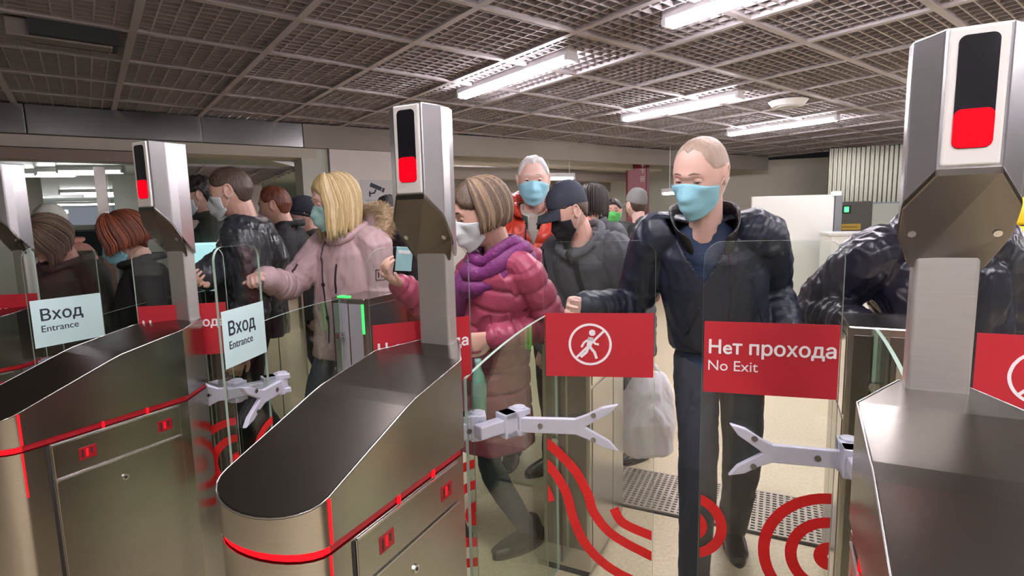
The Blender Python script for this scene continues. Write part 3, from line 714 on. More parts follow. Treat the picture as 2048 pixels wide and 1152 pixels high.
def add_shell(bm, fn, T, nu=72, nv=48):
    rows = sphere_dirs(nu, nv); g = [[bm.verts.new(T @ fn(d)) for d in r] for r in rows]
    top = bm.verts.new(T @ fn(V((0, 0, 1)))); bot = bm.verts.new(T @ fn(V((0, 0, -1))))
    for j in range(len(g) - 1):
        for i in range(nu): bm.faces.new((g[j][i], g[j][(i + 1) % nu], g[j + 1][(i + 1) % nu], g[j + 1][i]))
    for i in range(nu): bm.faces.new((top, g[0][(i + 1) % nu], g[0][i])); bm.faces.new((bot, g[-1][i], g[-1][(i + 1) % nu]))
def loft(bm, rings):
    """rings: list of (center, ex, ey, rx, ry, pow)"""
    n = 24; L = []
    for c, ex, ey, rx, ry, pw in rings:
        row = []
        for k in range(n):
            t = 2 * PI * k / n; ct, st = math.cos(t), math.sin(t)
            a = math.copysign(abs(ct) ** pw, ct) * rx; b = math.copysign(abs(st) ** pw, st) * ry
            row.append(bm.verts.new(c + ex * a + ey * b))
        L.append(row)
    for i in range(len(L) - 1):
        for k in range(n): bm.faces.new((L[i][k], L[i][(k + 1) % n], L[i + 1][(k + 1) % n], L[i + 1][k]))
    bm.faces.new(L[0][::-1]); bm.faces.new(L[-1])
def limb(bm, pts, rads, flat=1., sub=5):
    """smooth tapering limb through joints with rounded ends"""
    P, Rr = [], []
    n = len(pts)
    for i in range(n - 1):
        p0 = pts[max(i - 1, 0)]; p1 = pts[i]; p2 = pts[i + 1]; p3 = pts[min(i + 2, n - 1)]
        for k in range(sub):
            t = k / sub; 
            c = p1.lerp(p2, t); h = .5 * ((2 * p1) + (p2 - p0) * t + (2 * p0 - 5 * p1 + 4 * p2 - p3) * t * t + (3 * p1 - p0 - 3 * p2 + p3) * t ** 3)
            P.append(c.lerp(h, .55)); Rr.append(rads[i] + (rads[i + 1] - rads[i]) * sstep(t))
    P.append(pts[-1]); Rr.append(rads[-1])
    d0 = (P[0] - P[1]).normalized(); d1 = (P[-1] - P[-2]).normalized()
    P = [P[0] + d0 * Rr[0] * .8, P[0] + d0 * Rr[0] * .5] + P + [P[-1] + d1 * Rr[-1] * .5, P[-1] + d1 * Rr[-1] * .8]
    Rr = [Rr[0] * .45, Rr[0] * .85] + Rr + [Rr[-1] * .85, Rr[-1] * .45]
    tube(bm, P, Rr, 14)
def remesh(bm, name, voxel, smooth=3):
    me = bpy.data.meshes.new('tmp'); bmesh.ops.recalc_face_normals(bm, faces=bm.faces); bm.to_mesh(me); bm.free()
    o = bpy.data.objects.new('tmp', me); COL.objects.link(o)
    m = o.modifiers.new('r', 'REMESH'); m.mode = 'VOXEL'; m.voxel_size = voxel
    if smooth: s = o.modifiers.new('s', 'SMOOTH'); s.iterations = smooth; s.factor = .5
    dg = bpy.context.evaluated_depsgraph_get(); r = bpy.data.meshes.new_from_object(o.evaluated_get(dg)); r.name = name
    bpy.data.objects.remove(o); bpy.data.meshes.remove(me)
    for p in r.polygons: p.use_smooth = True
    return r
def link_mesh(name, me, m, parent):
    me.materials.clear(); me.materials.append(m); o = bpy.data.objects.new(name, me); COL.objects.link(o)
    if parent: o.parent = parent
    return o
def displace(me, fn):
    me.update(); ns = [v.normal.copy() for v in me.vertices]
    for v, n in zip(me.vertices, ns): v.co = v.co + n * fn(v.co, n)
    me.update()
FR = Matrix.Rotation(.7, 3, 'X') @ Matrix.Rotation(.5, 3, 'Y') @ Matrix.Rotation(.9, 3, 'Z')
def fold(p, sc=9., amp=.006, seed=0.):
    q = FR @ V((p.x * sc, p.y * sc, p.z * sc * .5)) + V((seed, seed * .37, 1.7))
    w1 = noise.noise(q * .6 + V((9.1, 0, 0))); w2 = noise.noise(q * .6 + V((0, 5.3, 0)))
    q = q + V((w1, w2, w1 - w2)) * 1.6
    a = noise.noise(q); b_ = noise.noise(q * 1.9 + V((3, 1, 2)))
    return amp * (1.15 * a + .75 * (.28 - abs(b_ + .12)) + .25 * noise.noise(q * 4.1))
def seg_d(p, a, b):
    ab = b - a; t = max(0, min(1, (p - a).dot(ab) / ab.length_squared)); return (p - (a + ab * t)).length, t * ab.length

def ik(S, Wt, l1, l2, pole):
    d = Wt - S; L = min(d.length, (l1 + l2) * .995); d = d.normalized(); Wt = S + d * L
    a = (l1 * l1 - l2 * l2 + L * L) / (2 * L); h = math.sqrt(max(0, l1 * l1 - a * a))
    pl = pole - d * pole.dot(d); pl.normalize()
    return S + d * a + pl * h, Wt

def add_hand(bm, W, d, n, side, curl=.5, sc=1., spread=.16, thumb=.5):
    """W wrist, d pointing direction, n palm normal (palm faces n), side +1 right hand"""
    d = d.normalized(); n = (n - d * n.dot(d)).normalized(); s = d.cross(n) * -side    # s points to the thumb side
    s = n.cross(d) * side * 1.0
    loft(bm, [(W - d * .03, s, n, .026 * sc, .019 * sc, 1), (W, s, n, .026 * sc, .018 * sc, 1), (W + d * .03 * sc, s, n, .034 * sc, .017 * sc, .9), (W + d * .065 * sc, s, n, .040 * sc, .0145 * sc, .85), (W + d * .090 * sc, s, n, .039 * sc, .012 * sc, .85), (W + d * .098 * sc, s, n, .034 * sc, .008 * sc, .9)])
    lens = (.040, .045, .042, .033)
    for k in range(4):
        off = (1.5 - k) * .0195 * sc; base = W + d * (.088 - .004 * abs(k - 1.2)) * sc + s * off
        dirv = (d + s * (1.5 - k) * spread * .35).normalized(); pts = [base - d * .02, base]; ang = 0
        p = base
        for j, f in enumerate((1, .62, .48)):
            ang += (curl * (1.15, 1.35, .9)[j]) * (1 + .10 * k)
            v = dirv * math.cos(ang) + n * math.sin(ang); p = p + v * lens[k] * f * sc; pts.append(p)
        limb(bm, pts, [.0085 * sc, .0092 * sc, .0085 * sc, .0078 * sc, .0062 * sc], sub=3)
    b = W + d * .022 * sc + s * .024 * sc; v1 = (s * .75 + d * .65 + n * .35 * thumb).normalized(); v2 = (s * .25 + d * .9 + n * .5 * thumb).normalized(); v3 = (d * .9 + n * .8 * thumb - s * .1).normalized()
    p1 = b + v1 * .036 * sc; p2 = p1 + v2 * .032 * sc; p3 = p2 + v3 * .022 * sc
    limb(bm, [b - s * .012, b, p1, p2, p3], [.012 * sc, .014 * sc, .011 * sc, .0095 * sc, .0075 * sc], sub=3)

def person(label, base, head, face, H=1.75, yaw=0, pitch=0, roll=0, skin=SK1, hr=None, hl=None, pr=None, pl=None, curl=(.5, .5), palm=(None, None), handdir=(None, None),
           build=1., voxel=.0045, group=None, step=.16, hs=1., coat=None, trousers=None, shoes=None, hair=None, mask=None, mask_mat=None, eyes=True, brow=None, extra=None, twist=0, lid=.5, stride_dir=1, hem=.80, twidth=1.):
    """base: ground point under the pelvis; head: world centre of the head; face: world heading in degrees of the BODY; yaw/pitch of the head relative to it"""
    base = V((base[0], base[1], 0)); rz = math.radians(face - 90)
    RT = Matrix.Translation(base) @ Matrix.Rotation(rz, 4, 'Z'); INV = RT.inverted()
    X, Y, Z = V((1, 0, 0)), V((0, 1, 0)), V((0, 0, 1))
    hc = INV @ V(head); hy = math.radians(yaw); hp = math.radians(pitch)
    HT = Matrix.Translation(hc) @ Matrix.Rotation(hy, 4, 'Z') @ Matrix.Rotation(-hp, 4, 'X') @ Matrix.Rotation(math.radians(roll), 4, 'Y') @ Matrix.Diagonal((hs, hs, hs, 1))
    neck_top = HT @ V((0, -.022, -.07)); 
    pelvis = V((0, 0, .525 * H))
    nb = neck_top + V((0, -.035, -.10 * (H / 1.75)))             # neck base
    if nb.z > pelvis.z + .34 * H: pass
    ch = pelvis.lerp(nb, .62) + V((0, -.015, 0))
    spine = [pelvis + V((0, 0, -.10)), pelvis, pelvis.lerp(ch, .5) + V((0, .01, 0)), ch, ch.lerp(nb, .6), nb]
    tw = math.radians(twist)
    sx = V((math.cos(tw), math.sin(tw), 0)); up_s = (nb - ch).normalized(); sy = up_s.cross(sx) if False else V((-math.sin(tw), math.cos(tw), 0))
    sy = (sy - up_s * sy.dot(up_s)).normalized()
    k = H / 1.75 * build
    shw = .178 * k
    SH = [nb + sx * (s * shw) - up_s * .055 * k for s in (1, -1)]
    # arms
    l1, l2 = .168 * H, .150 * H
    arms = []
    for i, s in enumerate((1, -1)):
        tgt = (hr, hl)[i]; pole = ((pr, pl)[i])
        pole = V(pole) if pole else V((s * .25, -.8, -.5))
        if tgt is None: tgt = SH[i] + V((s * .07, .05, -(l1 + l2) * .97))
        else: tgt = INV @ V(tgt)
        E, Wr = ik(SH[i], tgt, l1, l2, pole); arms.append((SH[i], E, Wr))
    # legs
    legs = []
    for i, s in enumerate((1, -1)):
        hip = pelvis + V((s * .085 * k, 0, -.03)); fy = step * (1 if i == 0 else -1) * stride_dir
        ank = V((s * .10 * k, fy, .085)); kn, an = ik(hip, ank, .245 * H, .245 * H, V((0, 1, 0)))
        legs.append((hip, kn, ank))
    tors = [(0, .155, .115), (1, .160, .115), (2, .135, .098), (3, .155, .110), (4, .125, .088), (5, .062, .060)]
    def torso_loft(bm, g=0., lo=0, belly=1., narrow=1.):
        rings = []
        for i, rx, ry in tors[lo:]:
            u = up_s if i >= 2 else Z; ex = sx if i >= 2 else X; ey = sy if i >= 2 else Y
            rings.append((spine[i], ex, ey, rx * k * twidth + g, ry * k * belly + g, .85))
        top = rings[-1]; rings[-1] = (top[0], top[1], top[2], .062 * k + g * .4, .06 * k + g * .4, 1)
        loft(bm, rings)
    # ---- body
    bm = bmesh.new(); torso_loft(bm, -.012)
    add_shell(bm, head_pt, HT, 80, 60)
    limb(bm, [nb + V((0, 0, -.05)), nb.lerp(neck_top, .5), neck_top + (HT.to_3x3() @ V((0, 0, .03)))], [.062 * k, .056 * k ** .5, .054 * k ** .5], sub=4)
    for s in (1, -1):      # ears
        rows = []
        c = V((s * .076, -.008, .002))
        for j in range(16):
            t = 2 * PI * j / 16; rows.append(HT @ (c + V((s * (.006 + .005 * math.sin(t + .5)), .016 * math.cos(t) - .004 * math.sin(t), .030 * math.sin(t)))))
        tube(bm, rows, .0052 * hs, 8, True)
        pts = HT @ c; T = HT @ Matrix.Translation(c + V((s * .001, 0, -.004))) @ Matrix.Diagonal((.007, .014, .026, 1))
        r_ = bmesh.ops.create_uvsphere(bm, u_segments=12, v_segments=8, radius=1); bmesh.ops.transform(bm, matrix=T, verts=r_['verts'])
    for i, (S, E, Wr) in enumerate(arms):
        s = (1, -1)[i]
        limb(bm, [S, E, Wr], [.052 * k, .040 * k, .027 * k])
        d = handdir[i]; d = (INV.to_3x3() @ V(d)).normalized() if d else (Wr - E).normalized()
        n = palm[i]; n = (INV.to_3x3() @ V(n)).normalized() if n else V((-s, .25, -.1))
        if curl[i] is not None: add_hand(bm, Wr, d, n, s, curl[i], sc=H / 1.75 * .98)
    for hip, kn, an in legs:
        limb(bm, [hip, kn, an], [.062 * k, .042 * k, .030 * k]); limb(bm, [an + V((0, -.02, -.03)), an + V((0, .10, -.05))], [.036, .028])
    body = link_mesh('person', remesh(bm, 'person', voxel, 2), skin, None)
    body.matrix_world = RT; body.location = base; body.rotation_euler = (0, 0, rz)
    tag(body, label, 'person', group)
    info = dict(body=body, RT=RT, INV=INV, HT=HT, arms=arms, legs=legs, SH=SH, nb=nb, ch=ch, pelvis=pelvis, sx=sx, sy=sy, up=up_s, k=k, H=H, spine=spine, torso_loft=torso_loft, hc=hc)
    # ---- eyes, brows
    if eyes:
        for s in (-1, 1):
            c = V((s * .031, .0705, .009)); 
            bm = bmesh.new(); r_ = bmesh.ops.create_uvsphere(bm, u_segments=16, v_segments=10, radius=.0118)
            bmesh.ops.transform(bm, matrix=Matrix.Translation(c) @ Matrix.Rotation(PI / 2 + .25 * (1 if pitch > 8 else 0), 4, 'X'), verts=bm.verts)
            for f in bm.faces:
                q = f.calc_center_median() - c
                if (q.normalized() - V((0, .97, -.2 if pitch > 8 else 0)).normalized()).length < .52: f.material_index = 1
            bmesh.ops.transform(bm, matrix=HT, verts=bm.verts); new_obj('eye', bm, None, body, True, mats=[M_EYE, M_IRIS])
            bm = bmesh.new(); r_ = bmesh.ops.create_uvsphere(bm, u_segments=16, v_segments=12, radius=.0131)
            bmesh.ops.transform(bm, matrix=Matrix.Translation(c) @ Matrix.Diagonal((1.15, 1, 1, 1)), verts=bm.verts)
            zc_ = c.z + .0131 * (1 - 2 * lid) * .8
            bmesh.ops.bisect_plane(bm, geom=bm.verts[:] + bm.edges[:] + bm.faces[:], plane_co=(0, c.y + .008, zc_), plane_no=(0, -.25, 1), clear_inner=True)
            bmesh.ops.transform(bm, matrix=HT, verts=bm.verts); lid_o = new_obj('eyelid', bm, skin, body, True)
            pts = []
            for t in range(9):
                fi = -1.15 + 2.3 * t / 8; rr_ = .0134; q_ = V((c.x + 1.15 * rr_ * math.sin(fi), c.y + rr_ * math.cos(fi), 0)); q_.z = min(max(zc_ + .25 * (q_.y - c.y - .008) - .0004, c.z - .0125), c.z + .0125)
                dz_ = (q_.z - c.z) / rr_; sc_ = math.sqrt(max(.05, 1 - dz_ * dz_)); q_.x = c.x + (q_.x - c.x) * sc_; q_.y = c.y + (q_.y - c.y) * sc_; pts.append(HT @ (q_ + V((0, .0006, 0))))
            bm = bmesh.new(); tube(bm, pts, [.0004, .0008, .0011, .0012, .0012, .0012, .0011, .0008, .0004], 6); new_obj('eyelash', bm, M_IRIS, lid_o, True)
            if brow:
                pts = []
                for t in range(6):
                    az = s * (.17 + .085 * t); dz = .255 + .040 * math.sin(t / 5 * PI) - .030 * t / 5
                    d = V((math.sin(az), math.cos(az), dz + .03)).normalized(); pts.append(HT @ (head_pt(d) * 1.008))
                bm = bmesh.new(); tube(bm, pts, [.0016, .0026, .0030, .003, .0024, .0012], 8); new_obj('eyebrow', bm, brow, body, True)
    # ---- hair
    if hair: make_hair(info, **hair)
    if mask: make_mask(info, mask_mat or mask)
    # ---- clothing
    if trousers:
        bm = bmesh.new(); tm, tr = trousers[0], trousers[1] if len(trousers) > 1 else 1.
        loft(bm, [(pelvis + V((0, 0, .10)), X, Y, .150 * k, .115 * k, .9), (pelvis, X, Y, .165 * k, .125 * k, .9), (pelvis + V((0, 0, -.09)), X, Y, .150 * k, .115 * k, .9)])
        for hip, kn, an in legs: limb(bm, [hip + V((0, 0, -.02)), kn, an + V((0, 0, -.02))], [.092 * k * tr, .070 * k * tr, .060 * k * tr])
        me = remesh(bm, 'trousers', max(.007, voxel), 2); displace(me, lambda p, n: fold(p, 11, .006, 3)); link_mesh('trousers', me, tm, body)
    if shoes:
        for i, (hip, kn, an) in enumerate(legs):
            bm = bmesh.new(); c = V((an.x, an.y, 0)); s = (1, -1)[i]
            loft(bm, [(c + V((0, -.075, .03)), X, Z, .028, .028, .8), (c + V((0, -.06, .04)), X, Z, .038, .040, .8), (c + V((0, .0, .045)), X, Z, .040, .045, .8), (c + V((0, .07, .038)), X, Z, .046, .036, .8), (c + V((0, .14, .028)), X, Z, .045, .026, .8), (c + V((s * -.005, .19, .022)), X, Z, .026, .018, .8)])
            limb(bm, [c + V((0, -.02, .05)), an + V((0, -.005, .02))], [.045, .046])
            me = remesh(bm, 'shoe', .006, 2)
            for v in me.vertices: v.co.z = max(v.co.z, .012)
            sh = link_mesh('shoe', me, shoes, body)
            bm = bmesh.new(); prism(bm, [(c.x + .047 * math.cos(t) * (1 - .1 * math.sin(t)), c.y + .06 + .138 * math.sin(t)) for t in [2 * PI * q / 24 for q in range(24)]], 0, .018); new_obj('sole', bm, M_DARK, sh)
    if coat: make_coat(info, **{**dict(voxel=max(voxel, .006), hem=hem), **coat})
    if extra: extra(info)
    return info

def make_mask(I, m):
    HT = I['HT']; nu, nv = 28, 20
    def P(u, v, off):
        az = u * 1.18; zt = .006 - .024 * abs(u) ** 1.3 - .004 * gauss(u, .2) * 0; zb = -.121 + .040 * abs(u) ** 2
        z = zt + (zb - zt) * v
        rx = .0765 * (1 - .16 * v ** 1.4); ry = .096 + .005 * math.sin(v * PI) - .014 * max(0, v - .7) / .3
        ry += .026 * gauss(u, .42) * math.sin(min(1, v / .42) * PI / 2) * (1 - .45 * sstep((v - .35) / .6))
        ry += .0026 * math.cos(v * 3 * 2 * PI) * (1 - abs(u)) ; 
        p = V((math.sin(az) * (rx + off), math.cos(az) * (ry - .006 + off) - .004 * abs(u), z))
        d = p.normalized(); h = head_pt(d).length + .0025 + off
        return d * max(h, p.length) if v < .8 else p
    bm = bmesh.new(); A_ = [[bm.verts.new(HT @ P(-1 + 2 * i / nu, j / nv, .003)) for i in range(nu + 1)] for j in range(nv + 1)]
    B_ = [[bm.verts.new(HT @ P(-1 + 2 * i / nu, j / nv, .0)) for i in range(nu + 1)] for j in range(nv + 1)]
    for j in range(nv):
        for i in range(nu):
            bm.faces.new((A_[j][i], A_[j][i + 1], A_[j + 1][i + 1], A_[j + 1][i])); bm.faces.new((B_[j][i + 1], B_[j][i], B_[j + 1][i], B_[j + 1][i + 1]))
    for j in range(nv):
        for i in (0, nu): bm.faces.new((A_[j][i], A_[j + 1][i], B_[j + 1][i], B_[j][i]))
    for i in range(nu):
        for j in (0, nv): bm.faces.new((A_[j][i], A_[j][i + 1], B_[j][i + 1], B_[j][i]))
    o = new_obj('face_mask', bm, m, I['body'], True)
    for s in (-1, 1):
        for v0, zz in ((.06, .014), (.92, -.022)):
            a = P(s * 1.0, v0, .003); b = V((s * .082, -.012, zz)); bm = bmesh.new()
            mid = (a + b) / 2 + V((s * .004, 0, 0)); tube(bm, [HT @ q for q in (a, mid, b, b + V((s * .0, -.012, -.004 if zz > 0 else .006)))], .0014, 6); new_obj('ear_loop', bm, M_WHITE, o, True)

def hairline(d, kind):
    az = math.atan2(abs(d.x), d.y); p = head_pt(d)
    pts = {'short': [(0, .074), (.45, .070), (.8, .045), (1.15, .030), (1.5, .030), (1.75, .020), (2.1, -.045), (2.6, -.072), (3.15, -.078)],
           'receding': [(0, .088), (.35, .096), (.7, .088), (.9, .055), (1.15, .028), (1.5, .024), (1.75, .015), (2.1, -.045), (2.6, -.07), (3.15, -.075)],
           'cap': [(0, .052), (.8, .046), (1.4, .036), (1.9, .020), (2.5, .0), (3.15, -.008)],
           'beanie': [(0, .050), (.8, .040), (1.4, .022), (1.9, .0), (2.5, -.03), (3.15, -.035)]}[kind]
    for (a0, z0), (a1, z1) in zip(pts, pts[1:]):
        if az <= a1: zt = z0 + (z1 - z0) * (az - a0) / (a1 - a0); break
    else: zt = pts[-1][1]
    return p.z - zt, p

def make_hair(I, style='short', m=None, th=.010, line='short', length=.20, m2=None, locks=150, seed=1, rough=.003, front=.62, brim=True, side=None, flare=0.):
    HT = I['HT']; body = I['body']
    if style in ('short', 'cap', 'beanie'):
        def fn(d):
            h, p = hairline(d, line if style == 'short' else style)
            s = sstep(h / (.016 if style == 'short' else .006) + (.5 if style == 'short' else 0))
            nn = noise.noise(V((p.x, p.y, p.z)) * 55 + V((seed * 7, 0, 0))) * rough + noise.noise(V((p.x, p.y * .4, p.z)) * 160) * rough * .5
            t = th
            if style != 'short': nn *= .15; t = th + .012 * sstep(h / .05) + (.016 * sstep((h - .04) / .06) if style == 'cap' else .012)
            return p * (1 + (-.05 + s * (.05 + (t + nn) / .095)))
        bm = bmesh.new(); add_shell(bm, fn, HT, 96, 64); o = new_obj('hair' if style == 'short' else style, bm, m, body, True)
        if style == 'cap':
            if brim:
                bm = bmesh.new(); R1, R2 = [], []; n = 18
                for q in range(n + 1):
                    az = -.95 + 1.9 * q / n; r1 = V((math.sin(az) * .080, math.cos(az) * .096, .050)); r2 = V((math.sin(az) * .078, math.cos(az) * .098 + .078 * math.cos(az * 1.35), .050 - .010 - .030 * (abs(az) / .95) ** 2))
                    R1.append(r1); R2.append(r2)
                top = [[bm.verts.new(HT @ (a.lerp(b, t) + V((0, 0, .004 - .010 * t)))) for t in (0, .35, .7, 1)] for a, b in zip(R1, R2)]
                bot = [[bm.verts.new(HT @ (a.lerp(b, t) + V((0, 0, -.001 - .010 * t)))) for t in (0, .35, .7, 1)] for a, b in zip(R1, R2)]
                for g, fl in ((top, 0), (bot, 1)):
                    for i in range(n):
                        for j in range(3):
                            f = (g[i][j], g[i + 1][j], g[i + 1][j + 1], g[i][j + 1]); bm.faces.new(f if not fl else f[::-1])
                for i in range(n):
                    for j in (0, 3): bm.faces.new((top[i][j], top[i + 1][j], bot[i + 1][j], bot[i][j]))
                for i in (0, n):
                    for j in range(3): bm.faces.new((top[i][j], top[i][j + 1], bot[i][j + 1], bot[i][j]))
                new_obj('peak', bm, m, o, True)
            bm = bmesh.new(); p = HT @ V((0, -.008, .153)); cyl(bm, p, p + HT.to_3x3() @ V((0, 0, .006)), .008, 12); new_obj('button', bm, m, o)
            if m2:
                def f2(d):
                    h, p = hairline(d, 'short'); s = sstep(h / .016); return p * (1 + (-.05 + s * (.05 + .006 / .095)) * (1 if p.z < .05 else -0.5))
                bm = bmesh.new(); add_shell(bm, f2, HT, 72, 48); new_obj('hair', bm, m2, body, True)
        elif style == 'beanie':
            bm = bmesh.new(); pts = []
            for q in range(32):
                a = 2 * PI * q / 32; zt = .05 - .0425 * (1 - math.cos(a)); d = V((math.sin(a), math.cos(a), 0)); pts.append(HT @ V((math.sin(a) * .086, math.cos(a) * (.099 if math.cos(a) > 0 else .108), zt)))
            tube(bm, pts, .010, 8, True); new_obj('cuff', bm, m, o, True)
    else:   # long / bob
        rnd = random.Random(seed)
        def fn(d):
            h, p = hairline(d, 'short'); az = math.atan2(abs(d.x), d.y)
            s = sstep(h / .014 + .5); return p * (1 + (-.05 + s * (.05 + (th + noise.noise(p * 30) * rough) / .095)))
        bm = bmesh.new(); add_shell(bm, fn, HT, 72, 48); o = new_obj('hair', bm, m, body, True)
        bms = [bmesh.new(), bmesh.new()]; grav = (HT.to_3x3().inverted() @ V((0, 0, -1))).normalized()
        for q in range(locks):
            az = front + (2 * PI - 2 * front) * (q + rnd.random()) / locks; lay = rnd.random()
            L = length * (.82 + .25 * rnd.random()) * (1 if .9 < az < 2 * PI - .9 else .8 if abs(az - front) < .25 or abs(az - (2 * PI - front)) < .25 else .95)
            dx, dy = math.sin(az), math.cos(az); pts = []; th0 = .15 + rnd.random() * .25
            n1 = 9
            for t in range(n1):
                pol = th0 + (1.62 - th0) * t / (n1 - 1); d = V((math.sin(pol) * dx, math.sin(pol) * dy, math.cos(pol))); p = head_pt(d)
                off = th * (.75 + .5 * lay) + .012 * sstep(t / 5)
                if dy > .3: off += .004
                pts.append(p * (1 + off / .095))
            lastd = V((dx, dy, 0)); cur = pts[-1].copy(); n2 = 7
            for t in range(1, n2 + 1):
                dirv = (grav + lastd * (flare - .10 * t / n2) + V((rnd.uniform(-1, 1), rnd.uniform(-1, 1), 0)) * .05).normalized(); cur = cur + dirv * L / n2
                if cur.z > -.115:      # keep outside the skull
                    rad = V((cur.x / .083, cur.y / .098, 0)).length
                    if rad < 1: cur.x /= max(rad, .3); cur.y /= max(rad, .3)
                pts.append(cur.copy())
            m_ = len(pts); r0 = .0044 + .0026 * rnd.random(); rr = [r0 * (.55 + .45 * min(1, t / 3)) * (1 if t < m_ - 4 else (m_ - t) / 4.2) for t in range(m_)]
            tube(bms[0 if (rnd.random() < .62 or not m2) else 1], [HT @ p for p in pts], rr, 7)
        l_ = new_obj('hair_locks', bms[0], m, o, True)
        if m2: new_obj('highlights', bms[1], m2, o, True)
        else: bms[1].free()

def make_coat(I, m=None, voxel=.006, hem=.80, g=.03, sleeve=(.078, .066, .052), collar=None, quilt=0., qd=.010, folds=.006, belly=1.05, open_v=None, name='jacket', hood=None, seed=0., cuff=True, flare=.0, sl=1., collar_r=.020, collar_up=.05, sweater=None):
    k, H = I['k'], I['H']; body = I['body']; nb, up_s, sx, sy = I['nb'], I['up'], I['sx'], I['sy']
    bm = bmesh.new(); X, Y, Z = V((1, 0, 0)), V((0, 1, 0)), V((0, 0, 1)); pel = I['pelvis']
    hz = hem * 1.0; n = 4; rings = []
    for j in range(n):
        z = hz + (pel.z - hz) * j / n; rings.append((V((pel.x, pel.y, z)), X, Y, .160 * k + g + flare * (1 - j / n), (.120 * k + g) * belly + flare * (1 - j / n), .85))
    prof = {1: (.165, .122), 2: (.155, .115), 3: (.172, .118)}
    for i in (1, 2, 3): rings.append((I['spine'][i], sx if i > 1 else X, sy if i > 1 else Y, prof[i][0] * k + g, (prof[i][1] * k + g) * belly, .85))
    rings.append((I['spine'][3].lerp(nb, .55), sx, sy, .165 * k + g * .8, .105 * k + g * .9, .85))
    rings.append((I['spine'][3].lerp(nb, .85), sx, sy, .115 * k + g * .5, .085 * k + g * .6, .9))
    rings.append((nb + up_s * .012, sx, sy, .072 * k + .012, .068 * k + .012, 1))
    if pel.z < hz: rings = rings[n:]
    loft(bm, rings)
    for i, (S, E, Wr) in enumerate(I['arms']):
        inn = nb.lerp(S, .55) - up_s * .012; we = Wr.lerp(E, .03)
        limb(bm, [inn, S + (S - inn).normalized() * .006, E, we], [.072 * k, (sleeve[0]) * k * sl, sleeve[1] * k * sl, sleeve[2] * k * sl], sub=6)
        d = (E - we).normalized(); limb(bm, [we + d * .02, we - d * .005], [sleeve[2] * k * sl * 1.0, sleeve[2] * k * sl * .93], sub=2)
    if collar is not None:
        c0 = nb + V((0, .0, .0)); rr = []
        for q in range(28):
            a = 2 * PI * q / 28; fr = max(0, math.cos(a)); r1 = .072 * k + collar
            rr.append(c0 + sx * math.sin(a) * r1 + sy * (math.cos(a) * r1 * 1.05 + .012) + up_s * (collar_up * (1 - .75 * fr)))
        tube(bm, rr, [collar_r] * 28, 10, True)
    if hood:
        c = nb + sy * (-.10 - hood) + up_s * .01; loft(bm, [(c - up_s * .13, sx, sy, .05, .03, 1), (c - up_s * .09, sx, sy, .12, .055, 1), (c - up_s * .02, sx, sy, .14, .06 + hood, 1), (c + up_s * .05, sx, sy, .12, .05 + hood, 1), (c + up_s * .09, sx, sy, .07, .03, 1)])
    me = remesh(bm, name, voxel, 3)
    arms = I['arms']; top = nb
    def fn(p, nn):
        dd = []
        for S, E, Wr in arms:
            d1, t1 = seg_d(p, S, E); d2, t2 = seg_d(p, E, Wr); L1_ = (E - S).length
            dd.append((min(d1, d2), t1 if d1 < d2 else L1_ + t2, min(abs((p - E).length), 1)))
        da = min(dd); arm = da[0] < .095 * k and (da[1] > .05 or abs(p.x) > .2 * k)
        v = fold(p, 9, folds, seed)
        if arm: v += .5 * folds * math.sin(da[1] * 95 + p.x * 30) * gauss(da[2], .09) * 2 + .25 * folds * math.sin(da[1] * 140 + p.y * 40) * gauss(da[1] - .42, .07)
        if quilt:
            t = da[1] if arm else (p - top).dot(up_s) if p.z > pel.z else p.z - pel.z + (pel - top).dot(up_s)
            ph = abs(math.sin(PI * t / quilt)); v += qd * (min(1, ph * 1.6) ** .6 - .8)
        return v
    displace(me, fn)
    if open_v:
        b = bmesh.new(); b.from_mesh(me); dep, wid = open_v; kill = []
        for f in b.faces:
            q = f.calc_center_median() - nb; lz = q.dot(up_s); ly = q.dot(sy); lx = q.dot(sx)
            if ly > .02 and -dep < lz < .12 and abs(lx) < wid * (lz + dep) / dep: kill.append(f)
        bmesh.ops.delete(b, geom=kill, context='FACES'); b.to_mesh(me); b.free()
    o = link_mesh(name, me, m, body)
    if open_v: so = o.modifiers.new('thick', 'SOLIDIFY'); so.thickness = .008; so.offset = -1
    I['coat'] = o; I['bvh'] = BVHTree.FromPolygons([v.co.copy() for v in me.vertices], [list(p.vertices) for p in me.polygons])
    if sweater:
        bm = bmesh.new(); I['torso_loft'](bm, .008); limb(bm, [nb - up_s * .09, nb - up_s * .03], [.085 * k, .076 * k], sub=3)
        me = remesh(bm, 'sweater', .007, 2); displace(me, lambda p, n_: fold(p, 14, .003, 2)); link_mesh('sweater', me, sweater, body)
    return o

def stroke(I, name, pts, r, m, dirv=(0, -1, 0), off=.001, parent=None, n=24, world=None):
    """thin trim lying on the coat: polyline of (x,z) offsets projected along dirv in the body frame"""
    dv = V(dirv).normalized(); out = []
    P = [V(p) for p in pts]
    for i in range(len(P) - 1):
        for k in range(n):
            q = P[i].lerp(P[i + 1], k / n); h = I['bvh'].ray_cast(q - dv * .6, dv)
            if h[0] and h[0].y > I['nb'].y + .22: h = I['bvh'].ray_cast(V((q.x, I['nb'].y + .21, q.z)), dv)
            if h[0]: out.append(h[0] - dv * off)
    if len(out) < 3: return None
    bm = bmesh.new(); tube(bm, out, r, 6); return new_obj(name, bm, m, parent or I['coat'], True)
def ring_cuff(I, i, m, r=.030, w_=.012, name='cuff'):
    S, E, Wr = I['arms'][i]; d = (Wr - E).normalized(); bm = bmesh.new(); cyl(bm, Wr - d * .012, Wr + d * w_, r, 20); return new_obj(name, bm, m, I['body'], True)
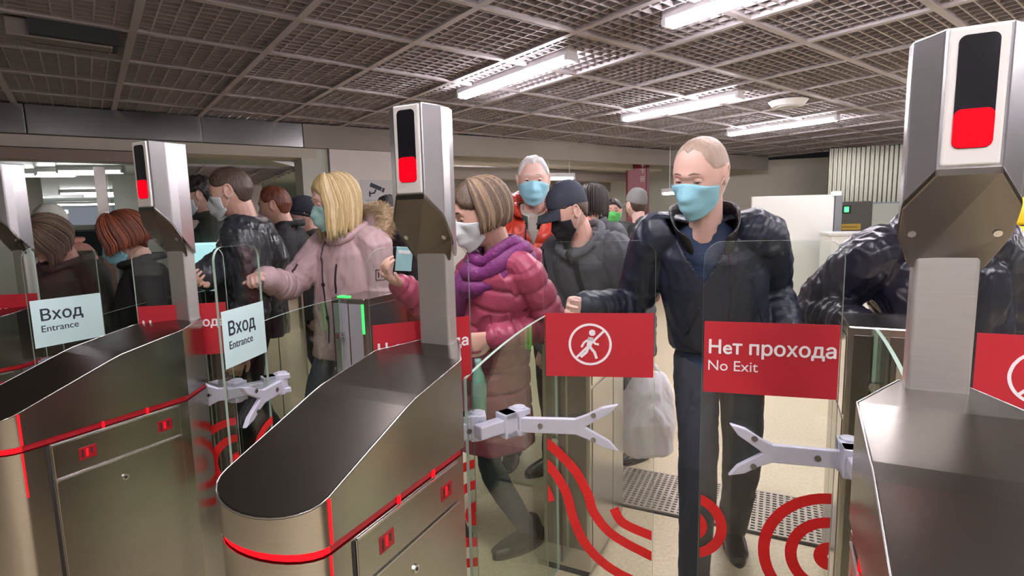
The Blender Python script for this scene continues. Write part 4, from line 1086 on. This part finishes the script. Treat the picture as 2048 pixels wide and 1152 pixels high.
# ------------------------------------------------------------------ the crowd
M_MASKB = mat('mask_blue', (.28, .58, .68), 0, .7, bump=.1, bscale=200); M_MASKW = mat('mask_white', (.66, .72, .74), 0, .7, bump=.1, bscale=200)
M_MASKT = mat('mask_teal', (.30, .48, .44), 0, .7); M_MASKG = mat('mask_green', (.10, .50, .12), 0, .7); M_MASKK = mat('mask_black', (.015, .015, .018), 0, .6)
NAVY = cloth('navy_jacket', (.013, .018, .034), .42, .2, 30, .2); NAVYIN = mat('collar_lining', (.010, .010, .012), 0, .25, bump=.6, bscale=90)
RED = cloth('red_puffer', (.60, .055, .028), .38, .1, 30); MAG = cloth('magenta_puffer', (.34, .055, .105), .42, .1, 30); PINK = cloth('pale_pink_parka', (.52, .37, .38), .7, .15, 40, .06)
LEATH = mat('crinkled_jacket', (.030, .033, .040), 0, .32, bump=.9, bscale=28); BLACK = cloth('black_cloth', (.012, .012, .014)); GREYJ = cloth('grey_jacket', (.085, .088, .10)); OLIVE = cloth('olive_cloth', (.045, .05, .035))
BROWN = cloth('brown_coat', (.075, .065, .05)); JEAN = cloth('jeans', (.055, .065, .085), .8, .12, 18); JEAND = cloth('dark_jeans', (.026, .030, .040), .8, .12, 18)
SHOE = mat('black_shoe', (.012, .011, .011), 0, .3); SCARF = cloth('plum_scarf', (.17, .022, .14), .6, .5, 60)
H_DARK = hair_mat('dark_hair', (.022, .017, .014)); H_GREY = hair_mat('white_hair', (.62, .60, .58), .15); H_BUZZ = hair_mat('cropped_hair', (.40, .29, .22), .3); H_BLOND = hair_mat('blond_hair', (.50, .37, .17)); H_BLOND2 = hair_mat('pale_blond', (.68, .56, .34))
H_BR = hair_mat('brown_hair', (.10, .065, .04)); H_BR2 = hair_mat('brown_highlight', (.26, .18, .11)); H_RED = hair_mat('auburn_hair', (.13, .035, .015)); H_SHORTB = hair_mat('short_brown', (.07, .045, .03))
CAPN = cloth('navy_cap', (.03, .037, .055), .8, .2, 60); CAPG = cloth('grey_cap', (.20, .20, .19), .8, .2, 60); BEAN = cloth('dark_beanie', (.03, .032, .045), .9, .6, 80); FUR = mat('fur', (.50, .38, .24), 0, .8, noise_amt=.5, nscale=40)
ZIP = mat('zip_metal', (.6, .6, .6), 1, .3); ZIPD = mat('dark_zip', (.02, .012, .02), 0, .4)

def b(x, y, D, dx=0, dy=0): q = at(x, y, D); return (q.x + dx, q.y + dy)

# man in navy, bald, turned down to his right
def ex_navy(I):
    B = I['coat']
    stroke(I, 'zip', [(.012, 0, 1.36), (.0, 0, 1.16), (-.005, 0, .93)], .004, ZIPD)
    for p in ((.085, 1.375), (.118, 1.392), (.072, 1.335), (.13, 1.36)):
        h = I['bvh'].ray_cast(V((p[0], .6, p[1])), V((0, -1, 0)))
        if h[0]: bm = bmesh.new(); cyl(bm, h[0] - V((0, .004, 0)), h[0] + V((0, .006, 0)), .009, 16); new_obj('snap', bm, ZIP, B)
    for s in (-1, 1): stroke(I, 'pocket_seam', [(s * .10, 0, 1.12), (s * .145, 0, 1.00)], .003, ZIPD)
    k = I['k']; nb, sx, sy, up_ = I['nb'], I['sx'], I['sy'], I['up']
    for s in (-1, 1):   # stand-up collar wings
        bm = bmesh.new(); rows = []
        for q in range(13):
            a = .42 + (PI - .42) * q / 12; r1 = .088 + .02 * gauss(a - .6, .5); base = nb + sx * s * math.sin(a) * r1 + sy * (math.cos(a) * r1 * 1.1 + .015) - up_ * (.01 + .07 * max(0, math.cos(a)))
            hgt = .075 + .015 * math.cos(a); lean = sx * s * math.sin(a) * .022 + sy * math.cos(a) * .012
            rows.append([base + up_ * hgt * t + lean * t for t in (0, .5, 1)] + [base + up_ * hgt * t + lean * t * 1.0 + (sx * s * math.sin(a) + sy * math.cos(a)) * .012 for t in (1, .5, 0)])
        vs = [[bm.verts.new(p) for p in r] for r in rows]
        for i in range(12):
            for j in range(6): bm.faces.new((vs[i][j], vs[i + 1][j], vs[i + 1][(j + 1) % 6], vs[i][(j + 1) % 6]))
        bm.faces.new(vs[0][::-1]); bm.faces.new(vs[-1]); o = new_obj('collar_wing', bm, NAVYIN, B, True); sb = o.modifiers.new('s', 'SUBSURF'); sb.levels = sb.render_levels = 2
hd = at(1402, 350, 1.88)
person('bald man in a navy jacket and blue mask striding behind the NO EXIT wing', b(1442, 600, 2.10), hd, 256, H=1.79, yaw=-36, pitch=22, roll=-5, skin=SK3, voxel=.0038, hs=1.06,
       hr=at(1172, 612, 1.98), pr=(.25, -.5, -1), hl=at(1580, 700, 1.92), pl=(-.15, -1, 0), curl=(.45, .6), step=.20, build=.97, twist=-4,
       coat=dict(m=NAVY, hem=.93, g=.030, folds=.008, open_v=(.17, .105), sleeve=(.088, .076, .058), voxel=.0055, sweater=cloth('blue_sweater', (.03, .05, .10), .8, .3, 90)), trousers=(JEAND,), shoes=SHOE,
       hair=dict(style='short', m=H_BUZZ, th=.0012, line='receding', rough=.001), mask=M_MASKB, brow=H_BUZZ, lid=.62, extra=ex_navy)

# white-haired man in red puffer
def ex_red(I):
    stroke(I, 'zip', [(.0, 0, 1.50), (.004, 0, 1.0)], .005, ZIPD)
    nb, sx, sy, up_ = I['nb'], I['sx'], I['sy'], I['up']
    for nm, r1, h, m_ in (('lining', .098, .075, mat('green_lining', (.02, .045, .035), 0, .6)), ('shirt_collar', .074, .075, cloth('shirt', (.62, .58, .52)))):
        bm = bmesh.new(); rr = [[], []]
        for q in range(25):
            a = -PI + .30 + (2 * PI - .60) * q / 24 + PI
            for t in (0, 1): rr[t].append(nb + sx * math.sin(a) * (r1 + .012 * t) + sy * (math.cos(a) * r1 * 1.05 + .015) + up_ * (h * t - .02 - .05 * max(0, math.cos(a))))
        a_ = [bm.verts.new(p) for p in rr[0]]; b_ = [bm.verts.new(p) for p in rr[1]]
        for q in range(24): bm.faces.new((a_[q], a_[q + 1], b_[q + 1], b_[q]))
        o = new_obj(nm, bm, m_, I['coat'], True); so = o.modifiers.new('t', 'SOLIDIFY'); so.thickness = .008
person('white-haired man in a bright red puffer jacket and pale blue mask', b(1062, 600, 3.3), at(1067, 362, 3.15), 262, H=1.88, yaw=5, pitch=6, skin=SK3, hs=1.10, build=1.08,
       coat=dict(m=RED, hem=.80, g=.045, quilt=.13, qd=.014, folds=.008, collar=.045, collar_r=.030, collar_up=.085, sleeve=(.098, .085, .065), open_v=(.15, .06), sweater=cloth('shirt_beige', (.50, .46, .40))), trousers=(JEAND,), shoes=SHOE,
       hair=dict(style='short', m=H_GREY, th=.010, line='receding', rough=.004), mask=M_MASKB, brow=H_GREY, lid=.6, extra=ex_red)

# woman in magenta puffer, bag of bottles
def ex_mag(I):
    nb, sx, sy, up_ = I['nb'], I['sx'], I['sy'], I['up']
    for j, (dz, r1, rr) in enumerate(((.035, .082, .026), (.000, .104, .034), (-.045, .118, .034))):
        pts = [nb + sx * math.sin(a) * r1 + sy * (math.cos(a) * r1 * 1.08 + .018) + up_ * (dz + .012 * math.sin(a * 3 + j) - .045 * max(0, math.cos(a)) * (1 + j * .5)) for a in [2 * PI * q / 30 for q in range(30)]]
        bm = bmesh.new(); tube(bm, pts, [rr * (1 + .18 * math.sin(q * 1.3 + j)) for q in range(30)], 12, True); new_obj('scarf', bm, SCARF, I['coat'], True)
    bm = bmesh.new(); tube(bm, [nb + sy * .10 + sx * .03 - up_ * .03, nb + sy * .155 + sx * .035 - up_ * .12, nb + sy * .165 + sx * .02 - up_ * .24], [.035, .045, .03], 12); new_obj('scarf_end', bm, SCARF, I['coat'], True)
    stroke(I, 'zip', [(.0, 0, 1.2), (.0, 0, .6)], .004, ZIPD)
    p = [nb + sy * -.12 + sx * x - up_ * z for x, z in ((-.08, .01), (-.06, .05), (0, .06), (.06, .05), (.08, .01))]
    bm = bmesh.new(); tube(bm, p, [.02, .04, .048, .04, .02], 12); me_ = new_obj('hood_roll', bm, MAG, I['coat'], True)
person('woman in a quilted magenta coat, plum scarf and white mask with streaked brown hair', b(972, 600, 2.28), at(960, 428, 2.10), 214, H=1.62, yaw=-18, pitch=20, skin=SK1, voxel=.0042, hs=1.02,
       hr=at(800, 570, 2.0), pr=(.2, -.2, -1), hl=at(985, 676, 2.02), pl=(-.1, -1, -.5), curl=(.55, .9), palm=((0, -.3, .9), None), step=.14, build=.98,
       coat=dict(m=MAG, hem=.50, g=.040, quilt=.085, qd=.012, folds=.006, sleeve=(.068, .068, .054), voxel=.0055, flare=.02), trousers=(JEAN, .8), shoes=SHOE,
       hair=dict(style='long', m=H_BR, m2=H_BR2, th=.013, length=.06, locks=330, seed=3, front=1.35), mask=M_MASKW, brow=H_DARK, lid=.72, extra=ex_mag)

# man with navy cap and black mask
def ex_cap(I):
    nb, sx, sy, up_ = I['nb'], I['sx'], I['sy'], I['up']
    p = [nb + sy * -.11 + sx * x - up_ * z for x, z in ((-.15, -.02), (-.12, .05), (0, .08), (.12, .05), (.15, -.02))]
    bm = bmesh.new(); tube(bm, p, [.03, .05, .06, .05, .03], 12); new_obj('hood', bm, GREYJ, I['coat'], True)
    for s in (-1, 1): stroke(I, 'strap', [(s * .13, 0, nb.z - .04), (s * .12, 0, nb.z - .30)], .016, BLACK)
person('man in a dark baseball cap and black mask bending his head down', b(1195, 600, 3.08), at(1137, 425, 2.85), 215, H=1.80, yaw=-18, pitch=28, skin=SK1, hs=1.05, build=1.05,
       hl=at(1300, 735, 2.86), pl=(-.6, -.6, -.3), curl=(.5, .9), step=.26, twist=10,
       coat=dict(m=GREYJ, hem=.84, g=.035, folds=.009, collar=.035, collar_r=.022, collar_up=.05, sleeve=(.09, .078, .06)), trousers=(JEAND,), shoes=SHOE,
       hair=dict(style='cap', m=CAPN, m2=H_SHORTB, th=.006), mask=M_MASKK, brow=H_SHORTB, lid=.8, extra=ex_cap)

# woman in pale pink parka
def ex_pink(I):
    nb, sx, sy, up_ = I['nb'], I['sx'], I['sy'], I['up']; HB = I['coat']
    # hood lying on the back and its fur edge
    bm = bmesh.new()
    loft(bm, [(nb + sy * -.08 - up_ * .16, sx, up_, .07, .03, 1), (nb + sy * -.12 - up_ * .10, sx, up_, .13, .07, 1), (nb + sy * -.155 - up_ * .03, sx, up_, .15, .08, 1), (nb + sy * -.17 + up_ * .02, sx, up_, .11, .06, 1)])
    me = remesh(bm, 'hood', .007, 3); displace(me, lambda p, n: fold(p, 12, .006)); link_mesh('hood', me, PINK, HB)
    rim = [nb + sx * math.sin(a) * (.185 + .02 * math.cos(a)) + sy * (-.03 + math.cos(a) * .175) + up_ * (.010 - .065 * math.cos(a) + .02 * math.cos(2 * a)) for a in [2 * PI * q / 44 for q in range(9, 35)]]
    bm = bmesh.new(); tube(bm, rim, .030, 10); core = new_obj('fur_trim', bm, FUR, HB, True)
    rnd = random.Random(5); bm = bmesh.new()
    for q in range(5200):
        t = rnd.random() * (len(rim) - 1.01); i = int(t); p = rim[i].lerp(rim[i + 1], t - i); d = V((rnd.gauss(0, 1), rnd.gauss(0, 1), rnd.gauss(0, 1))).normalized(); L = rnd.uniform(.03, .055); dr = V((rnd.uniform(-.3, .3), rnd.uniform(-.3, .3), -.35)) * L
        a0 = p + d * .022; sd = d.orthogonal().normalized() * .0016; v = [bm.verts.new(x) for x in (a0 - sd, a0 + sd, a0 + d * L * .6 + dr * .4 + sd * .6, a0 + d * L + dr, a0 + d * L * .6 + dr * .4 - sd * .6)]; bm.faces.new(v)
    o = new_obj('fur_hair', bm, FUR, core); o['kind'] = 'stuff'
    stroke(I, 'zip', [(-.012, 0, nb.z - .03), (-.02, 0, 1.15), (-.02, 0, .80)], .004, ZIPD, dirv=(.0, -1, 0))
    for x in (.10, -.13): stroke(I, 'pocket_zip', [(x, 0, 1.24), (x + .03, 0, 1.08)], .0055, ZIPD)
    for z in (1.13, .95):
        h = I['bvh'].ray_cast(V((-.02, .6, z)), V((0, -1, 0)))
        if h[0]: bm = bmesh.new(); cyl(bm, h[0] - V((0, .004, 0)), h[0] + V((0, .006, 0)), .011, 16); new_obj('snap', bm, ZIPD, HB)
    bm = bmesh.new(); tube(bm, [nb + sx * math.sin(a) * .088 + sy * (math.cos(a) * .095 + .01) + up_ * (.03 - .04 * max(0, math.cos(a))) for a in [PI * 2 * q / 26 for q in range(26)]], [.024] * 26, 10, True); new_obj('collar', bm, PINK, HB, True)
    ring_cuff(I, 0, ZIPD, .036, .006); ring_cuff(I, 0, mat('red_band', (.7, .03, .03), 0, .4), .030, .026, 'wrist_band')
    S, E, Wr = I['arms'][1]; m_ = S.lerp(E, .55); h = I['bvh'].ray_cast(m_ + V((-.5, .35, 0)), V((.5, -.35, 0)).normalized())
    if h[0]:
        nn = h[1]; bm = bmesh.new(); T = Matrix.Translation(h[0] + nn * .001) @ nn.to_track_quat('Z', 'Y').to_matrix().to_4x4(); 
        for a_, b_ in (((-.025, -.03), (-.021, .03)), ((.021, -.03), (.025, .03)), ((-.025, .026), (.025, .03)), ((-.025, -.03), (.025, -.026)), ((-.012, -.015), (-.006, .015)), ((.004, -.015), (.010, .015)), ((.004, -.002), (.02, .002))): box2(bm, (*a_, 0), (*b_, .003))
        bmesh.ops.transform(bm, matrix=T, verts=bm.verts); new_obj('sleeve_patch', bm, ZIPD, HB)
person('blonde woman in a pale pink parka with a fur-edged hood holding out her fist', b(697, 600, 3.02), at(668, 404, 2.85), 240, H=1.74, yaw=-28, pitch=14, skin=SK3, voxel=.0042, hs=1.10,
       hr=at(528, 556, 2.62), pr=(.5, -.6, -.6), hl=at(745, 690, 2.95), pl=(-.6, -.6, -.2), curl=(1.0, .6), palm=((.3, -.2, -.9), None), step=.15,
       coat=dict(m=PINK, hem=.72, g=.040, folds=.009, sleeve=(.088, .078, .062), voxel=.0055, flare=.02), trousers=(JEAN, .8), shoes=SHOE,
       hair=dict(style='long', m=H_BLOND, m2=H_BLOND2, th=.012, length=.155, locks=330, seed=9, front=.98), mask=M_MASKT, brow=H_BLOND, lid=.8, extra=ex_pink)

# man in crinkled dark jacket at left
def ex_leath(I):
    nb, sx, sy, up_ = I['nb'], I['sx'], I['sy'], I['up']; bm = bmesh.new()
    tube(bm, [nb + sx * math.sin(a) * .082 + sy * (math.cos(a) * .088 + .008) + up_ * (.03 - .03 * max(0, math.cos(a))) for a in [PI * 2 * q / 26 for q in range(26)]], [.019] * 26, 10, True); new_obj('collar', bm, cloth('grey_scarf', (.25, .23, .22), .8, .5, 90), I['coat'], True)
person('tall man in a crinkled black jacket and white mask, in profile beyond the left wing', b(505, 600, 3.12), at(462, 385, 2.92), 196, H=1.84, yaw=-4, pitch=12, skin=SK1, hs=1.08, build=1.12,
       hr=at(405, 553, 2.6), pr=(.2, -.4, -1), curl=(.7, .5), coat=dict(m=LEATH, hem=.82, g=.035, folds=.012, sleeve=(.095, .08, .062)), trousers=(BLACK,), shoes=SHOE,
       hair=dict(style='short', m=H_SHORTB, th=.005, line='short', rough=.002), mask=M_MASKW, brow=H_SHORTB, lid=.6, extra=ex_leath)
person('dark-haired man in an olive jacket and white mask at the left of the tall man', b(425, 600, 4.05), at(400, 392, 3.9), 205, H=1.80, yaw=-5, pitch=12, skin=SK1, voxel=.006, hs=1.05,
       coat=dict(m=OLIVE, hem=.80, g=.03, voxel=.009, collar=.03), trousers=(BLACK,), shoes=SHOE, hair=dict(style='short', m=H_DARK, th=.016, rough=.008), mask=M_MASKW, brow=H_DARK, lid=.5)
person('man with auburn hair and plain black coat behind the crinkled jacket', b(590, 600, 3.75), at(549, 412, 3.6), 190, H=1.77, pitch=10, skin=SK2, voxel=.006, build=1.08,
       coat=dict(m=BLACK, hem=.80, g=.035, voxel=.009, collar=.03), trousers=(BLACK,), shoes=SHOE, hair=dict(style='short', m=H_RED, th=.010, line='receding', rough=.003), brow=H_RED)
person('older person in a dark knitted beanie and patterned mask behind the blonde woman', b(632, 600, 4.3), at(608, 432, 4.15), 205, H=1.66, pitch=10, skin=SK1, voxel=.006,
       coat=dict(m=BROWN, hem=.80, g=.03, voxel=.009, collar=.03), trousers=(BLACK,), shoes=SHOE, hair=dict(style='beanie', m=BEAN, th=.006), mask=mat('patterned_mask', (.45, .48, .52), 0, .7, noise_amt=.8, nscale=60), brow=H_GREY)
person('balding man in a fuzzy black coat half hidden by the middle signal post', b(792, 600, 4.0), at(778, 424, 3.9), 215, H=1.70, pitch=8, skin=SK2, voxel=.006,
       coat=dict(m=mat('fuzzy_black', (.025, .018, .02), 0, .9, bump=1, bscale=60), hem=.60, g=.05, voxel=.009, collar=.05, collar_r=.035, folds=.014), trousers=(BLACK,), shoes=SHOE, hair=dict(style='short', m=H_DARK, th=.004, line='receding'), mask=M_MASKK, brow=H_DARK)
person('stooping person with wavy brown hair in a brown coat near the left edge', b(112, 600, 3.15), at(98, 486, 2.95), 255, H=1.62, pitch=45, skin=SK2, voxel=.006,
       coat=dict(m=BROWN, hem=.70, g=.035, voxel=.009, collar=.035), trousers=(BLACK,), shoes=SHOE, hair=dict(style='long', m=H_BR, m2=hair_mat('brown_b', (.16, .10, .06)), th=.022, length=.07, locks=90, seed=12, front=.7), eyes=False)
person('person in a pale cap and pink jacket behind the stooping brown-haired one', b(128, 600, 4.0), at(103, 452, 3.9), 250, H=1.70, pitch=20, skin=SK3, voxel=.007,
       coat=dict(m=cloth('salmon_jacket', (.55, .25, .20)), hem=.75, g=.035, voxel=.009, collar=.03), trousers=(BLACK,), shoes=SHOE, hair=dict(style='cap', m=cloth('pale_cap', (.62, .64, .55)), th=.006, brim=True), eyes=False)
person('person with reddish hair in a black coat and light mask beside the left signal post', b(285, 600, 2.95), at(248, 478, 2.85), 215, H=1.60, pitch=24, skin=SK1, voxel=.006,
       coat=dict(m=BLACK, hem=.62, g=.035, voxel=.009, collar=.03), trousers=(BLACK,), shoes=SHOE, hair=dict(style='long', m=H_RED, m2=hair_mat('auburn_b', (.24, .06, .025)), th=.020, length=.05, locks=90, seed=22, front=.75), mask=M_MASKB, brow=H_RED)
# right of centre, further away
person('person with long dark hair and grey hood seen from behind the capped man', b(1215, 600, 4.0), at(1186, 406, 3.9), 60, H=1.74, pitch=5, skin=SK1, voxel=.006,
       coat=dict(m=GREYJ, hem=.75, g=.035, voxel=.009, collar=.04, hood=.03), trousers=(BLACK,), shoes=SHOE, hair=dict(style='long', m=H_DARK, th=.014, length=.10, locks=70, seed=31, front=.8), eyes=False)
person('dark-haired man with a bright green mask far behind', b(1226, 600, 5.5), at(1226, 424, 5.4), 258, H=1.70, skin=SK2, voxel=.007,
       coat=dict(m=BLACK, hem=.80, g=.03, voxel=.010, collar=.03), trousers=(BLACK,), shoes=SHOE, hair=dict(style='short', m=H_DARK, th=.014), mask=M_MASKG, brow=H_DARK)
person('person in a light grey cap and dark hooded jacket in front of the red column', b(1280, 600, 4.9), at(1272, 412, 4.8), 110, H=1.72, pitch=5, skin=SK3, voxel=.007,
       coat=dict(m=cloth('dark_hooded', (.05, .052, .05)), hem=.80, g=.04, voxel=.010, hood=.03, folds=.014), trousers=(BLACK,), shoes=SHOE, hair=dict(style='cap', m=CAPG, m2=H_SHORTB, th=.006, brim=True), eyes=False)
person('person in a shiny black puffer with one sleeve out, head hidden by the nearest post', b(1890, 600, 2.05), at(1900, 385, 1.92), 262, H=1.74, pitch=10, skin=SK1, voxel=.005,
       hr=at(1722, 655, 1.93), pr=(.35, -.7, -.5), coat=dict(m=cloth('shiny_black', (.016, .016, .028), .30, .15, 30), hem=.75, g=.045, folds=.012, sleeve=(.10, .088, .065), collar=.035, collar_r=.024), trousers=(BLACK,), shoes=SHOE,
       hair=dict(style='short', m=H_DARK, th=.012), mask=M_MASKW, brow=H_DARK, build=1.12)
person('person in a charcoal jacket and bright yellow cap at the right edge', b(2085, 600, 2.35), at(2078, 462, 2.25), 200, H=1.66, pitch=18, skin=SK1, voxel=.006,
       coat=dict(m=cloth('charcoal', (.04, .042, .042)), hem=.75, g=.04, voxel=.008, collar=.04), trousers=(BLACK,), shoes=SHOE, hair=dict(style='cap', m=cloth('yellow_cap', (.85, .62, .02), .6), m2=H_DARK, th=.008), mask=M_MASKW, build=1.1)

# things carried
p = at(1296, 828, 2.84)
r = empty('plastic_bag', p, 'full white plastic carrier bag hanging from the capped man\'s hand', 'bag')
bm = bmesh.new()
loft(bm, [(V((0, 0, -.185)), V((1, 0, 0)), V((0, 1, 0)), .085, .05, .7), (V((0, 0, -.165)), V((1, 0, 0)), V((0, 1, 0)), .115, .075, .7), (V((0, 0, -.03)), V((1, 0, 0)), V((0, 1, 0)), .125, .085, .7), (V((0, 0, .11)), V((1, 0, 0)), V((0, 1, 0)), .105, .05, .8), (V((0, 0, .175)), V((1, 0, 0)), V((0, 1, 0)), .08, .022, 1), (V((.01, 0, .20)), V((1, 0, 0)), V((0, 1, 0)), .05, .012, 1)])
me = remesh(bm, 'sack', .006, 3); displace(me, lambda q, n: fold(q, 10, .010, 4) + .0015 * noise.noise(q * 40)); mb = mat('bag_plastic', (.93, .93, .95), 0, .35, spec=.6); mb.node_tree.nodes['Principled BSDF'].inputs['Subsurface Weight'].default_value = .2; link_mesh('sack', me, mb, r); r.scale = (1.2, 1.2, 1.2)
bm = bmesh.new(); tube(bm, [(-.05, 0, .17), (-.03, 0, .22), (.0, 0, .25), (.03, 0, .22), (.055, 0, .17)], [.012, .010, .012, .010, .012], 8); new_obj('handle', bm, mb, r, True)
p = at(960, 765, 2.0)
M_CLEAR = glass('clear_plastic', (.88, .95, .93), ior=1.42, rough=.12)
r = empty('bottle_bag', p, 'clear plastic sleeve with a bottle held low by the woman in magenta', 'bottle bag')
bm = bmesh.new(); loft(bm, [(V((-.02, 0, -.14)), V((1, 0, 0)), V((0, 1, 0)), .035, .03, 1), (V((-.015, 0, -.02)), V((1, 0, 0)), V((0, 1, 0)), .045, .035, 1), (V((.02, 0, .10)), V((1, 0, 0)), V((0, 1, 0)), .03, .02, 1), (V((.03, 0, .15)), V((1, 0, 0)), V((0, 1, 0)), .015, .012, 1)])
me = remesh(bm, 'sleeve', .005, 2); displace(me, lambda q, n: fold(q, 22, .006, 4)); link_mesh('sleeve', me, M_CLEAR, r)
bm = bmesh.new()
prof = [(-.13, .001), (-.128, .026), (-.06, .028), (-.05, .026), (.0, .028), (.03, .022), (.055, .011), (.075, .011), (.078, .013), (.092, .013), (.093, .001)]
loft(bm, [(V((-.005, 0, z)), V((1, 0, 0)), V((0, 1, 0)), q, q, 1) for z, q in prof]); new_obj('bottle', bm, mat('bottle_plastic', (.50, .72, .68), 0, .15, spec=.7), r, True)
bm = bmesh.new(); cyl(bm, (-.005, 0, -.05), (-.005, 0, .0), .0285, 24); new_obj('bottle_label', bm, mat('bottle_label', (.62, .70, .75), 0, .5), r)
p = at(808, 518, 2.0)
r = empty('travel_card', p, 'pale turquoise card raised in the hand of the woman in magenta', 'card', rz=.3); r.rotation_euler = (.15, .1, .35)
bm = bmesh.new(); box2(bm, (-.030, -.002, -.045), (.030, .002, .045)); bevel_mod(new_obj('card', bm, mat('card_teal', (.35, .62, .66), 0, .3), r), .0015)
bm = bmesh.new(); box2(bm, (-.022, -.003, .020), (.022, -.0018, .032)); new_obj('stripe', bm, M_WHITE, r)
